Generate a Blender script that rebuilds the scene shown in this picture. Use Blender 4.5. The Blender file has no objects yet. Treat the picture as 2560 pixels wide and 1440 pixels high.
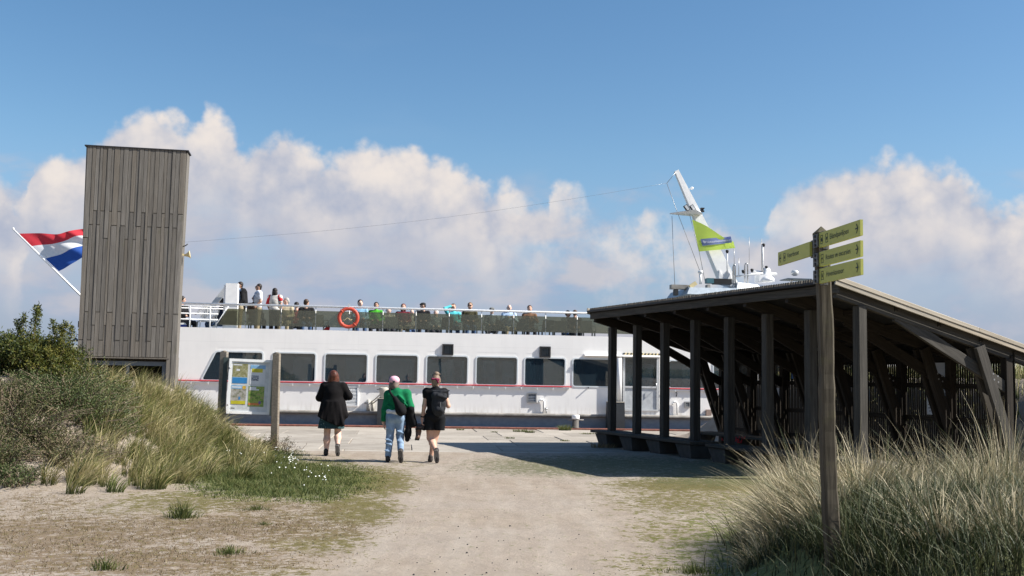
import bpy, math, random
import numpy as np
from mathutils import Vector, Matrix, Euler
random.seed(7); RNG = np.random.default_rng(11)
sc = bpy.context.scene
COL = sc.collection
rad = math.radians

# ------------------------------------------------------------------ camera
EYE, FPX, PITCH, ROLL = 1.62, 2640.0, math.atan(225/2640), rad(1.02)
cam_data = bpy.data.cameras.new('camera'); cam = bpy.data.objects.new('camera', cam_data); COL.objects.link(cam)
cam_data.sensor_width = 36.0; cam_data.lens = 36.0*FPX/2560; cam_data.clip_start = .1; cam_data.clip_end = 9000
CR = Matrix.Rotation(math.pi/2+PITCH, 3, 'X') @ Matrix.Rotation(ROLL, 3, 'Z')
cam.matrix_world = Matrix.Translation((0, 0, EYE)) @ CR.to_4x4()
sc.camera = cam
def ray(px, py): return CR @ Vector(((px-1280)/FPX, -(py-720)/FPX, -1))
def on_ground(px, py, z=0.0):
    d = ray(px, py); t = (z-EYE)/d.z; return Vector((t*d.x, t*d.y, z))
def at_depth(px, py, Y):
    d = ray(px, py); t = Y/d.y; return Vector((t*d.x, Y, EYE+t*d.z))

# ------------------------------------------------------------------ node helpers
class X:
    """a shader socket (or number) with arithmetic"""
    def __init__(s, nt, v): s.nt, s.v = nt, v
    def m(s, op, *a, clamp=False):
        n = s.nt.nodes.new('ShaderNodeMath'); n.operation = op; n.use_clamp = clamp
        for i, q in enumerate((s,)+a):
            q = q.v if isinstance(q, X) else q
            if isinstance(q, (int, float)): n.inputs[i].default_value = q
            else: s.nt.links.new(q, n.inputs[i])
        return X(s.nt, n.outputs[0])
    def __add__(s, o): return s.m('ADD', o)
    __radd__ = __add__
    def __sub__(s, o): return s.m('SUBTRACT', o)
    def __rsub__(s, o): return X(s.nt, o).m('SUBTRACT', s)
    def __mul__(s, o): return s.m('MULTIPLY', o)
    __rmul__ = __mul__
    def __truediv__(s, o): return s.m('DIVIDE', o)
    def sat(s): return s.m('ADD', 0.0, clamp=True)
    def step(s, a, b, lo=0.0, hi=1.0, smooth=True):
        n = s.nt.nodes.new('ShaderNodeMapRange'); n.interpolation_type = 'SMOOTHSTEP' if smooth else 'LINEAR'
        s.nt.links.new(s.v, n.inputs[0])
        for i, q in ((1, a), (2, b), (3, lo), (4, hi)): n.inputs[i].default_value = q
        return X(s.nt, n.outputs[0])
def setin(nt, sock, v):
    v = v.v if isinstance(v, X) else v
    if isinstance(v, bpy.types.NodeSocket): nt.links.new(v, sock)
    elif isinstance(v, (tuple, list)) and len(v) == 3 and sock.type == 'RGBA': sock.default_value = (*v, 1)
    else: sock.default_value = v
def noise(nt, vec, scale, detail=4, rough=.55, dist=0.0, out=0):
    n = nt.nodes.new('ShaderNodeTexNoise'); setin(nt, n.inputs['Vector'], vec)
    n.inputs['Scale'].default_value = scale; n.inputs['Detail'].default_value = detail
    n.inputs['Roughness'].default_value = rough; n.inputs['Distortion'].default_value = dist
    return X(nt, n.outputs[out])
def voro(nt, vec, scale, feature='F1', smooth=.5, out='Distance'):
    n = nt.nodes.new('ShaderNodeTexVoronoi'); n.feature = feature; setin(nt, n.inputs['Vector'], vec)
    n.inputs['Scale'].default_value = scale
    if feature == 'SMOOTH_F1': n.inputs['Smoothness'].default_value = smooth
    return X(nt, n.outputs[out])
def mix(nt, f, a, b, mode='MIX'):
    n = nt.nodes.new('ShaderNodeMix'); n.data_type = 'RGBA'; n.blend_type = mode
    setin(nt, n.inputs[0], f); setin(nt, n.inputs[6], a); setin(nt, n.inputs[7], b)
    return X(nt, n.outputs[2])
def vscale(nt, vec, s):
    n = nt.nodes.new('ShaderNodeVectorMath'); n.operation = 'MULTIPLY'; setin(nt, n.inputs[0], vec); n.inputs[1].default_value = s
    return X(nt, n.outputs[0])
def vadd(nt, a, b):
    n = nt.nodes.new('ShaderNodeVectorMath'); n.operation = 'ADD'; setin(nt, n.inputs[0], a); setin(nt, n.inputs[1], b)
    return X(nt, n.outputs[0])

# ------------------------------------------------------------------ sun, sky and exposure
SUN_EL, SUN_AZ = rad(41.5), rad(7.5)           # azimuth measured from +X towards the camera
to_sun = Vector((math.cos(SUN_EL)*math.cos(SUN_AZ), -math.cos(SUN_EL)*math.sin(SUN_AZ), math.sin(SUN_EL)))
sun_data = bpy.data.lights.new('sun', 'SUN'); sun_data.energy = 4.9; sun_data.angle = rad(.5); sun_data.color = (1, .955, .88)
sun = bpy.data.objects.new('sun', sun_data); COL.objects.link(sun)
sun.rotation_euler = (-to_sun).to_track_quat('-Z', 'Y').to_euler(); sun.location = (30, -5, 40)

world = bpy.data.worlds.new('World'); sc.world = world; world.use_nodes = True
world.cycles.sampling_method = 'MANUAL'; world.cycles.sample_map_resolution = 512
def build_world():
    nt = world.node_tree; nt.nodes.clear()
    out = nt.nodes.new('ShaderNodeOutputWorld')
    sky = nt.nodes.new('ShaderNodeTexSky'); sky.sky_type = 'NISHITA'; sky.sun_disc = False
    sky.sun_elevation = SUN_EL; sky.sun_rotation = math.pi/2 + SUN_AZ
    sky.air_density = 1.0; sky.dust_density = .6; sky.ozone_density = 1.6
    hs = nt.nodes.new('ShaderNodeHueSaturation'); hs.inputs['Saturation'].default_value = 1.22
    hs.inputs['Hue'].default_value = .497
    nt.links.new(sky.outputs[0], hs.inputs['Color'])
    bg = nt.nodes.new('ShaderNodeBackground'); bg.inputs[1].default_value = .076
    nt.links.new(hs.outputs[0], bg.inputs[0])
    tc = nt.nodes.new('ShaderNodeTexCoord'); vec = X(nt, tc.outputs['Generated'])
    sp = nt.nodes.new('ShaderNodeSeparateXYZ'); nt.links.new(vec.v, sp.inputs[0])
    x, y, z = (X(nt, sp.outputs[i]) for i in range(3))
    az = x.m('ARCTAN2', y); hyp = (x*x+y*y).m('SQRT'); el = z/(hyp+1e-4)
    # outline of the cloud banks: top elevation against azimuth
    pts = [(-60,420),(0,415),(30,425),(55,470),(90,372),(180,350),(230,330),(290,298),(400,282),(450,296),(476,318),(505,286),(545,276),
           (590,296),(625,332),(652,318),(690,312),(735,345),(800,372),(845,376),(900,356),(950,358),(1020,372),(1090,396),(1180,420),
           (1204,452),(1232,475),(1290,468),(1340,490),(1372,500),(1395,430),(1440,436),(1475,500),(1520,545),(1560,510),(1600,520),(1640,490),
           (1700,522),(1800,530),(1850,560),(1890,575),(1925,500),(1955,435),(1990,412),(2030,395),(2140,402),(2270,388),(2370,382),
           (2420,408),(2470,432),(2500,446),(2545,478),(2600,470),(2800,430)]
    def toae(px, py):
        d = ray(px, py); return math.atan2(d.x, d.y), d.z/math.hypot(d.x, d.y)
    fc = nt.nodes.new('ShaderNodeFloatCurve'); cv = fc.mapping.curves[0]
    A0, A1, EM = -.62, .62, .4
    pl = []
    for p in pts:
        a, e = toae(p[0], p[1]+(22 if p[0] > 1900 else 8)); pl.append(((a-A0)/(A1-A0), e/EM))
    pl = [(0, .4)] + pl + [(1, .45)]
    cv.points[0].location = pl[0]; cv.points[1].location = pl[-1]
    for p in pl[1:-1]: cv.points.new(*p)
    for p in cv.points: p.handle_type = 'AUTO'
    fc.mapping.update()
    warp = noise(nt, vec, 26, 4, .6) - .5
    azw = az + warp*.030
    setin(nt, fc.inputs['Value'], ((azw-A0)*(1/(A1-A0))).sat())
    top = X(nt, fc.outputs[0])*EM
    def height(v):
        w = vadd(nt, v, vscale(nt, noise(nt, v, 14, 4, .6, out=1), (.05, .05, .05)))
        a = voro(nt, w, 15, 'SMOOTH_F1', .6); b = voro(nt, w, 34)
        f = noise(nt, v, 95, 5, .55)
        return a*-.70 + b*-.30 + f*.16
    h0 = height(vec) - voro(nt, vec, 88)*.12 + noise(nt, vec, 210, 3, .5)*.10
    h1 = height(vadd(nt, vec, (.016, 0.0, .020))) - .03
    d = top - el + (h0+.50)*.060
    m1 = (d - .002).step(0, .018)
    thin = az.step(-.02, .03)*az.step(.27, .235, 1, 0) if False else az.step(-.03, .05)*az.step(.20, .29, 1, 0)
    body = noise(nt, vec, 13, 5, .6)
    m1 = m1 * (1 - thin*(1 - body.step(.44, .66)*.85))
    depth = (top - el)
    soft = noise(nt, vec, 10, 4, .55)
    # towards the base the bank loses body and turns mauve
    m1 = m1 * (1 - depth.step(.06, .135)*.62) * (1 - depth.step(.13, .21))
    lit = (h0-h1)*1.0 + .64 + (soft-.5)*.55 + (h0+.5)*.35
    lit = lit.step(.05, 1.05) * (1 - depth.step(.02, .125)*.80)
    c1 = mix(nt, lit.sat(), (.225, .252, .322), (.480, .437, .405))
    # low layered cloud and haze
    vs = vadd(nt, vscale(nt, vec, (1, 1, 2.2)), (3.1, 1.7, .4))
    low = noise(nt, vs, 11, 5, .52, .2)
    m2 = low.step(.43, .62) * (el.step(.15, .205, 1, 0)) * (el.step(.0, .05))
    low2 = noise(nt, vadd(nt, vs, (.022, 0, .05)), 11, 5, .52, .2)
    l2 = ((low-low2)*3.2 + .40 + (low-.5)*.9).sat()
    c2 = mix(nt, l2, (.180, .23, .335), (.325, .310, .330))
    hz = el.step(.0, .23, .90, 0.0)
    chz = mix(nt, el.step(0, .14), (.140, .186, .270), (.130, .196, .335))
    veil = noise(nt, vscale(nt, vec, (1, 1, 3.0)), 4.0, 4, .5).step(.52, .8) * .10
    def bgc(c):
        b = nt.nodes.new('ShaderNodeBackground'); setin(nt, b.inputs[0], c); return b
    def mixs(f, a, b):
        n = nt.nodes.new('ShaderNodeMixShader'); setin(nt, n.inputs[0], f)
        nt.links.new(a.outputs[0], n.inputs[1]); nt.links.new(b.outputs[0], n.inputs[2]); return n
    s = mixs(veil, bg, bgc((.27, .33, .40)))
    s = mixs(hz, s, bgc(chz))
    s = mixs(m2*.80, s, bgc(c2))
    s = mixs(m1*.97, s, bgc(c1))
    nt.links.new(s.outputs[0], out.inputs[0])
build_world()
sc.view_settings.view_transform = 'Standard'; sc.view_settings.look = 'None'
sc.view_settings.exposure = .88; sc.view_settings.gamma = 1.0; sc.view_settings.use_curve_mapping = False
sc.render.engine = 'CYCLES'; sc.cycles.use_denoising = True
sc.cycles.max_bounces = 8; sc.cycles.transparent_max_bounces = 24; sc.cycles.diffuse_bounces = 3
sc.cycles.caustics_reflective = False; sc.cycles.caustics_refractive = False

# ------------------------------------------------------------------ objects and tags
def tag(o, label=None, cat=None, group=None, kind=None):
    if label: o['label'] = label
    if cat: o['category'] = cat
    if group: o['group'] = group
    if kind: o['kind'] = kind
    return o
def thing(name, label, cat, loc=(0, 0, 0), rz=0.0, group=None):
    o = bpy.data.objects.new(name, None); COL.objects.link(o); o.empty_display_size = .2
    o.location = loc; o.rotation_euler = (0, 0, rz)
    return tag(o, label, cat, group)
def link(name, me, parent=None, loc=None, rot=None):
    o = bpy.data.objects.new(name, me); COL.objects.link(o)
    if parent is not None: o.parent = parent
    if loc is not None: o.location = loc
    if rot is not None: o.rotation_euler = rot
    return o
def copy_tree(o, parent=None):
    c = o.copy(); COL.objects.link(c)
    if parent is not None: c.parent = parent
    for ch in list(o.children): copy_tree(ch, c)
    return c

class MB:
    def __init__(s): s.v, s.f, s.m, s.sm = [], [], [], []
    def add(s, vs, fs, mi=0, smooth=False):
        b = len(s.v); s.v += [tuple(p) for p in vs]
        s.f += [tuple(b+i for i in f) for f in fs]; s.m += [mi]*len(fs); s.sm += [smooth]*len(fs); return s
    def hexa(s, p, mi=0):
        return s.add(p, [(0,3,2,1),(4,5,6,7),(0,1,5,4),(1,2,6,5),(2,3,7,6),(3,0,4,7)], mi)
    def box(s, a, b, mi=0):
        (x0,y0,z0),(x1,y1,z1) = a, b
        return s.hexa([(x0,y0,z0),(x1,y0,z0),(x1,y1,z0),(x0,y1,z0),(x0,y0,z1),(x1,y0,z1),(x1,y1,z1),(x0,y1,z1)], mi)
    def beam(s, p0, p1, w, h, up=(0,0,1), mi=0, ch=0.0):
        p0, p1 = Vector(p0), Vector(p1); a = (p1-p0).normalized(); up = Vector(up)
        if abs(a.dot(up)) > .98: up = Vector((0,1,0))
        sd = a.cross(up).normalized(); u = sd.cross(a)
        if ch > 0:
            q = [(-w/2+ch,-h/2),(w/2-ch,-h/2),(w/2,-h/2+ch),(w/2,h/2-ch),(w/2-ch,h/2),(-w/2+ch,h/2),(-w/2,h/2-ch),(-w/2,-h/2+ch)]
        else: q = [(-w/2,-h/2),(w/2,-h/2),(w/2,h/2),(-w/2,h/2)]
        n = len(q); vs = [p0+sd*i+u*j for i, j in q]+[p1+sd*i+u*j for i, j in q]
        fs = [(i,(i+1)%n,n+(i+1)%n,n+i) for i in range(n)]+[tuple(range(n-1,-1,-1)), tuple(range(n,2*n))]
        return s.add(vs, fs, mi)
    def tube(s, path, r, n=8, mi=0, cap=True, smooth=True):
        path = [Vector(p) for p in path]; rs = r if isinstance(r, (list, tuple)) else [r]*len(path)
        vs = []
        ref = Vector((.3,.2,1)).normalized()
        for i, p in enumerate(path):
            t = (path[min(i+1,len(path)-1)]-path[max(i-1,0)]).normalized()
            rr = ref if abs(t.dot(ref)) < .95 else Vector((1,0,0))
            sd = t.cross(rr).normalized(); u = sd.cross(t)
            for k in range(n):
                a = 2*math.pi*k/n; vs.append(p+(sd*math.cos(a)+u*math.sin(a))*rs[i])
        fs = [(i*n+k, i*n+(k+1)%n, (i+1)*n+(k+1)%n, (i+1)*n+k) for i in range(len(path)-1) for k in range(n)]
        s.add(vs, fs, mi, smooth)
        if cap:
            b = len(s.v)-len(vs)
            s.f += [tuple(b+k for k in range(n-1,-1,-1)), tuple(b+(len(path)-1)*n+k for k in range(n))]; s.m += [mi]*2; s.sm += [False]*2
        return s
    def lathe(s, prof, c=(0,0,0), n=16, mi=0, smooth=True):
        vs = [(c[0]+r*math.cos(2*math.pi*k/n), c[1]+r*math.sin(2*math.pi*k/n), c[2]+z) for r, z in prof for k in range(n)]
        fs = [(i*n+k, i*n+(k+1)%n, (i+1)*n+(k+1)%n, (i+1)*n+k) for i in range(len(prof)-1) for k in range(n)]
        s.add(vs, fs, mi, smooth); b = len(s.v)-len(vs)
        s.f += [tuple(b+k for k in range(n-1,-1,-1)), tuple(b+(len(prof)-1)*n+k for k in range(n))]; s.m += [mi]*2; s.sm += [False]*2
        return s
    def prism(s, poly, axis, lo, hi, mi=0):
        """poly of 2D points extruded along an axis (0,1,2)"""
        def put(p, t):
            return {0: (t,p[0],p[1]), 1: (p[0],t,p[1]), 2: (p[0],p[1],t)}[axis]
        n = len(poly); vs = [put(p, lo) for p in poly]+[put(p, hi) for p in poly]
        fs = [(i,(i+1)%n,n+(i+1)%n,n+i) for i in range(n)]+[tuple(range(n-1,-1,-1)), tuple(range(n,2*n))]
        return s.add(vs, fs, mi)
    def ring(s, outer, inner, axis, lo, hi, mi=0):
        n = len(outer)
        def put(p, t): return {0: (t,p[0],p[1]), 1: (p[0],t,p[1]), 2: (p[0],p[1],t)}[axis]
        vs = [put(p,lo) for p in outer]+[put(p,lo) for p in inner]+[put(p,hi) for p in outer]+[put(p,hi) for p in inner]
        fs = []
        for i in range(n):
            j = (i+1)%n
            fs += [(i,j,n+j,n+i),(2*n+i,3*n+i,3*n+j,2*n+j),(i,2*n+i,2*n+j,j),(n+i,n+j,3*n+j,3*n+i)]
        return s.add(vs, fs, mi)
    def mesh(s, name, mats):
        me = bpy.data.meshes.new(name); me.from_pydata(s.v, [], s.f)
        for m in (mats if isinstance(mats, (list, tuple)) else [mats]): me.materials.append(m)
        me.polygons.foreach_set('material_index', s.m); me.polygons.foreach_set('use_smooth', s.sm)
        me.update(); return me
    def build(s, name, mats, parent=None, loc=None, rot=None):
        return link(name, s.mesh(name, mats), parent, loc, rot)
def fix_normals(me):
    import bmesh
    bm = bmesh.new(); bm.from_mesh(me); bmesh.ops.recalc_face_normals(bm, faces=bm.faces); bm.to_mesh(me); bm.free()
def timber(name, p0, p1, w, h, mat, parent, up=(0,0,1), ch=.006):
    """a beam as an object whose local X runs along the grain"""
    p0, p1 = Vector(p0), Vector(p1); L = (p1-p0).length; a = (p1-p0)/L; up = Vector(up)
    if abs(a.dot(up)) > .98: up = Vector((0,1,0))
    y = up.cross(a).normalized(); z = a.cross(y)
    me = MB().beam((0,0,0), (L,0,0), w, h, ch=ch).mesh(name, mat)
    o = link(name, me, parent)
    o.matrix_local = Matrix(((a.x,y.x,z.x,p0.x),(a.y,y.y,z.y,p0.y),(a.z,y.z,z.z,p0.z),(0,0,0,1)))
    return o
def rounded(x0, x1, z0, z1, r, n=4):
    out = []
    for cx, cz, a0 in ((x1-r,z1-r,0),(x0+r,z1-r,90),(x0+r,z0+r,180),(x1-r,z0+r,270)):
        for k in range(n+1):
            a = rad(a0+90*k/n); out.append((cx+r*math.cos(a), cz+r*math.sin(a)))
    return out
def raw_mesh(name, verts, quads, mat, smooth=False, attrs=None):
    """numpy quads -> mesh; attrs {name: per-vertex float array}"""
    me = bpy.data.meshes.new(name); n, q = len(verts), len(quads); k = quads.shape[1]
    me.vertices.add(n); me.vertices.foreach_set('co', np.asarray(verts, np.float32).ravel())
    me.loops.add(q*k); me.loops.foreach_set('vertex_index', np.asarray(quads, np.int32).ravel())
    me.polygons.add(q); me.polygons.foreach_set('loop_start', np.arange(q, dtype=np.int32)*k)
    me.update(calc_edges=True); me.validate()
    if smooth: me.polygons.foreach_set('use_smooth', np.ones(q, bool))
    for a, arr in (attrs or {}).items():
        at = me.attributes.new(a, 'FLOAT', 'POINT'); at.data.foreach_set('value', np.asarray(arr, np.float32))
    me.materials.append(mat); me.update(); return me

# ------------------------------------------------------------------ materials
def new_mat(name):
    m = bpy.data.materials.new(name); m.use_nodes = True; nt = m.node_tree
    p = nt.nodes['Principled BSDF']; return m, nt, p
def coords(nt, kind='Object'): return X(nt, nt.nodes.new('ShaderNodeTexCoord').outputs[kind])
def obj_random(nt): return X(nt, nt.nodes.new('ShaderNodeObjectInfo').outputs['Random'])
def attr(nt, name):
    n = nt.nodes.new('ShaderNodeAttribute'); n.attribute_name = name; return X(nt, n.outputs['Fac'])
def bump(nt, p, h, strength=.4, dist=.01):
    b = nt.nodes.new('ShaderNodeBump'); b.inputs['Strength'].default_value = strength; b.inputs['Distance'].default_value = dist
    setin(nt, b.inputs['Height'], h); nt.links.new(b.outputs[0], p.inputs['Normal'])
def flat(name, col, rough=.6, metal=0.0, var=.12, scale=6.0, spec=.4, bmp=0.0):
    m, nt, p = new_mat(name); c = coords(nt)
    n = noise(nt, c, scale, 5, .6)
    d = tuple(q*(1-var) for q in col); l = tuple(min(1, q*(1+var)) for q in col)
    setin(nt, p.inputs['Base Color'], mix(nt, n.step(.3, .7), d, l))
    p.inputs['Roughness'].default_value = rough; p.inputs['Metallic'].default_value = metal
    p.inputs['Specular IOR Level'].default_value = spec
    if bmp: bump(nt, p, noise(nt, c, scale*8, 4), bmp, .01)
    return m
def wood(name, dark, light, moss=None, axis='X', spread=.35):
    m, nt, p = new_mat(name); c = coords(nt); r = obj_random(nt)
    off = nt.nodes.new('ShaderNodeCombineXYZ')
    for i in range(3): setin(nt, off.inputs[i], r*(37.0+11*i))
    st = {'X': (1.2, 26, 26), 'Z': (26, 26, 1.2)}[axis]
    v = vadd(nt, vscale(nt, c, st), off.outputs[0])
    g = noise(nt, v, 1.6, 6, .65); g2 = noise(nt, vadd(nt, vscale(nt, c, tuple(q*.25 for q in st)), off.outputs[0]), 1.1, 4)
    col = mix(nt, g.step(.28, .72), dark, light)
    tone = r.step(0, 1, 1-spread, 1+spread*.7, smooth=False)*(g2.step(.25, .75, .82, 1.12))
    sc_ = nt.nodes.new('ShaderNodeCombineColor')
    for i in range(3): setin(nt, sc_.inputs[i], tone)
    col = mix(nt, 1.0, col, X(nt, sc_.outputs[0]), 'MULTIPLY')
    warm = (r*7.31).m('FRACT')
    col = mix(nt, warm.step(.3, 1.0)*.22, col, tuple(q*k for q, k in zip(light, (1.0, .84, .62))))
    k = voro(nt, vadd(nt, vscale(nt, c, tuple(q*.12 for q in st)), off.outputs[0]), 3.0)   # knots
    col = mix(nt, k.step(.05, .09, .6, 0), col, tuple(q*.45 for q in dark))
    if moss:
        col = mix(nt, noise(nt, c, 3.5, 5).step(.56, .72)*.6, col, moss)
    setin(nt, p.inputs['Base Color'], col); p.inputs['Roughness'].default_value = .82; p.inputs['Specular IOR Level'].default_value = .25
    bump(nt, p, g, .35, .006)
    return m
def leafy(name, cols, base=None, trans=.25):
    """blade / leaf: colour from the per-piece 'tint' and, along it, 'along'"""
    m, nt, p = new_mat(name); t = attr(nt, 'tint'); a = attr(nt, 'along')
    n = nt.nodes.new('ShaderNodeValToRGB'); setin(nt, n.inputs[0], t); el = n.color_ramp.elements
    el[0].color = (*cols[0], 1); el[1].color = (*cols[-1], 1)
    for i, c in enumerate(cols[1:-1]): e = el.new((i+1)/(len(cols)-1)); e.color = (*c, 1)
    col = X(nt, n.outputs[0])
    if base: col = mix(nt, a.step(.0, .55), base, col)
    tr = nt.nodes.new('ShaderNodeBsdfTranslucent'); setin(nt, tr.inputs[0], col)
    setin(nt, p.inputs['Base Color'], col); p.inputs['Roughness'].default_value = .55; p.inputs['Specular IOR Level'].default_value = .3
    ms = nt.nodes.new('ShaderNodeMixShader'); ms.inputs[0].default_value = trans
    nt.links.new(p.outputs[0], ms.inputs[1]); nt.links.new(tr.outputs[0], ms.inputs[2])
    nt.links.new(ms.outputs[0], nt.nodes['Material Output'].inputs[0]); return m
def pane_glass(name, tint, refl=.06, rough=.0, body=None, body_amt=0.0):
    m, nt, p = new_mat(name)
    tr = nt.nodes.new('ShaderNodeBsdfTransparent'); tr.inputs[0].default_value = (*tint, 1)
    gl = nt.nodes.new('ShaderNodeBsdfGlossy'); gl.inputs['Roughness'].default_value = rough
    fw = X(nt, nt.nodes.new('ShaderNodeLayerWeight').outputs['Facing'])
    a = nt.nodes.new('ShaderNodeMixShader'); setin(nt, a.inputs[0], (fw.m('POWER', 5.0)*.9+refl).sat())
    s = tr
    if body:
        df = nt.nodes.new('ShaderNodeBsdfDiffuse'); df.inputs[0].default_value = (*body, 1)
        tl = nt.nodes.new('ShaderNodeBsdfTranslucent'); tl.inputs[0].default_value = (*body, 1)
        h = nt.nodes.new('ShaderNodeMixShader'); h.inputs[0].default_value = .5
        nt.links.new(df.outputs[0], h.inputs[1]); nt.links.new(tl.outputs[0], h.inputs[2])
        b = nt.nodes.new('ShaderNodeMixShader'); b.inputs[0].default_value = body_amt
        nt.links.new(tr.outputs[0], b.inputs[1]); nt.links.new(h.outputs[0], b.inputs[2]); s = b
    nt.links.new(s.outputs[0], a.inputs[1]); nt.links.new(gl.outputs[0], a.inputs[2])
    nt.links.new(a.outputs[0], nt.nodes['Material Output'].inputs[0]); return m

M = {}
M['tower_wood'] = wood('tower_wood', (.125,.114,.100), (.200,.185,.165), moss=(.125,.118,.085), axis='Z', spread=.20)
M['inner_shade_wood'] = wood('inner_shade_wood', (.016,.013,.010), (.042,.033,.025), axis='X', spread=.2)  # brown sheltered timber, with shade under the roof put into its colour
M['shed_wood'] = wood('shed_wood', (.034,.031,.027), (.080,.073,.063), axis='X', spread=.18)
M['roof_wood'] = wood('roof_wood', (.30,.265,.215), (.46,.41,.335), axis='X', spread=.2)
M['slat_roof'] = wood('slat_roof', (.085,.075,.062), (.17,.15,.125), axis='X', spread=.25)
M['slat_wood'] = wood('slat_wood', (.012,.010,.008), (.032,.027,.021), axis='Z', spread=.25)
M['post_wood'] = wood('post_wood', (.030,.026,.018), (.105,.090,.066), moss=(.12,.115,.05), axis='Z', spread=.05)
M['board_post'] = wood('board_post', (.14,.122,.10), (.26,.235,.20), axis='Z', spread=.1)
M['dark'] = flat('dark', (.02,.02,.022), .6)
M['black'] = flat('black', (.012,.012,.013), .55, var=.2)
M['steel'] = flat('steel', (.42,.43,.44), .35, .8); M['clamp'] = flat('clamp', (.11,.11,.11), .5, .5, var=.5, scale=40)
M['bolt'] = flat('bolt', (.35,.34,.33), .4, .7)
M['dark_concrete'] = flat('dark_concrete', (.055,.054,.052), .9, var=.25, bmp=.3)
M['rust'] = flat('rust', (.17,.062,.042), .8, var=.35, scale=9, bmp=.3)
M['grey_frame'] = flat('grey_frame', (.20,.23,.27), .5)
M['white'] = flat('white', (.84,.84,.83), .45, var=.04)
M['alu'] = flat('alu', (.62,.63,.63), .4, .3, var=.05)
M['cream'] = flat('cream', (.70,.58,.32), .5)
def hull_white():
    m, nt, p = new_mat('hull_white'); c = coords(nt)
    st = noise(nt, vscale(nt, c, (2.2, 2.2, .25)), 2.0, 5, .6)      # faint vertical run marks
    sp = noise(nt, c, 1.1, 3, .5)
    col = mix(nt, st.step(.35, .75)*.35, (.88,.86,.832), (.80,.78,.752))
    z = nt.nodes.new('ShaderNodeSeparateXYZ'); setin(nt, z.inputs[0], c)
    grime = X(nt, z.outputs[2]).step(.45, .85, 1, 0)*noise(nt, vscale(nt, c, (5, 5, .6)), 2, 5).step(.42, .7)
    col = mix(nt, grime*.35, col, (.42,.37,.30))
    cx = X(nt, z.outputs[0]); fx = (cx*(1/2.35)+20.13).m('FRACT'); seam = fx.step(.0, .006, 1, 0)
    fz = (X(nt, z.outputs[2])-2.62).m('ABSOLUTE').step(.0, .012, 1, 0); seam = seam.m('MAXIMUM', fz)
    col = mix(nt, seam*.16, col, (.42,.40,.38))
    bl = noise(nt, vscale(nt, c, (.8, 1, 1.4)), 1.0, 3, .5); col = mix(nt, bl.step(.45, .75)*.16, col, (.62,.62,.63))
    rs = noise(nt, vscale(nt, c, (9, 9, .35)), 1.3, 4).step(.66, .80)
    col = mix(nt, rs*.20, col, (.45,.36,.28))
    setin(nt, p.inputs['Base Color'], col); p.inputs['Roughness'].default_value = .42
    bump(nt, p, noise(nt, vscale(nt, c, (1.0, 1, .7)), .9, 3, .5), .25, .04)
    return m
M['hull_white'] = hull_white()
def hull_grey():
    m, nt, p = new_mat('hull_grey'); c = coords(nt)
    n = noise(nt, vscale(nt, c, (1, 1, 1.6)), 5, 5, .6)
    z = nt.nodes.new('ShaderNodeSeparateXYZ'); setin(nt, z.inputs[0], c)
    col = mix(nt, n.step(.3, .75), (.27,.31,.37), (.37,.41,.45))  # mottling paints light thrown up by the water into the hull colour
    setin(nt, p.inputs['Base Color'], col); p.inputs['Roughness'].default_value = .5
    return m
M['hull_grey'] = hull_grey()
M['strake'] = flat('strake', (.30,.28,.25), .7, var=.3, scale=3)
M['rail_red'] = flat('rail_red', (.48,.05,.06), .4, var=.1)
M['window_frame'] = flat('window_frame', (.62,.66,.68), .4, var=.03)
M['rubber'] = flat('rubber', (.03,.035,.04), .6)
M['window_glass'] = pane_glass('window_glass', (.45,.54,.60), .13, 0, (.095,.155,.205), .36); M['door_glass'] = pane_glass('door_glass', (.45,.43,.40), .05)
M['screen_glass'] = pane_glass('screen_glass', (.55,.56,.47), .05, .12, (.30,.29,.215), .34)
M['clear_glass'] = pane_glass('clear_glass', (.96,.97,.97), .035)
M['deck_grey'] = flat('deck_grey', (.18,.20,.20), .8)
M['interior'] = flat('interior', (.28,.36,.42), .8)
M['seat_blue'] = flat('seat_blue', (.05,.07,.10), .8)
M['buoy_orange'] = flat('buoy_orange', (.50,.070,.040), .5)
M['sign_yellow'] = flat('sign_yellow', (.42,.43,.095), .5, var=.05, scale=3)
M['sign_ink'] = flat('sign_ink', (.018,.03,.028), .6)
def cloth(name, col, rough=.9, var=.2): return flat(name, col, rough, var=var, scale=14, spec=.15, bmp=.25)
def flag_cloth(name, col):
    m, nt, p = new_mat(name); setin(nt, p.inputs['Base Color'], mix(nt, noise(nt, coords(nt), 9, 4), tuple(q*.88 for q in col), col))
    p.inputs['Roughness'].default_value = .8; p.inputs['Specular IOR Level'].default_value = .2
    tr = nt.nodes.new('ShaderNodeBsdfTranslucent'); tr.inputs[0].default_value = (*col, 1)
    ms = nt.nodes.new('ShaderNodeMixShader'); ms.inputs[0].default_value = .4
    nt.links.new(p.outputs[0], ms.inputs[1]); nt.links.new(tr.outputs[0], ms.inputs[2])
    nt.links.new(ms.outputs[0], nt.nodes['Material Output'].inputs[0]); return m
M['flag_red'] = flag_cloth('flag_red', (.66,.05,.07)); M['flag_white'] = flag_cloth('flag_white', (.82,.82,.84)); M['flag_blue'] = flag_cloth('flag_blue', (.035,.11,.42))
M['flag_green'] = flag_cloth('flag_green', (.57,.73,.13)); M['flag_panel'] = flag_cloth('flag_panel', (.22,.27,.58)); M['flag_letter'] = flag_cloth('flag_letter', (.80,.84,.90))
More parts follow.
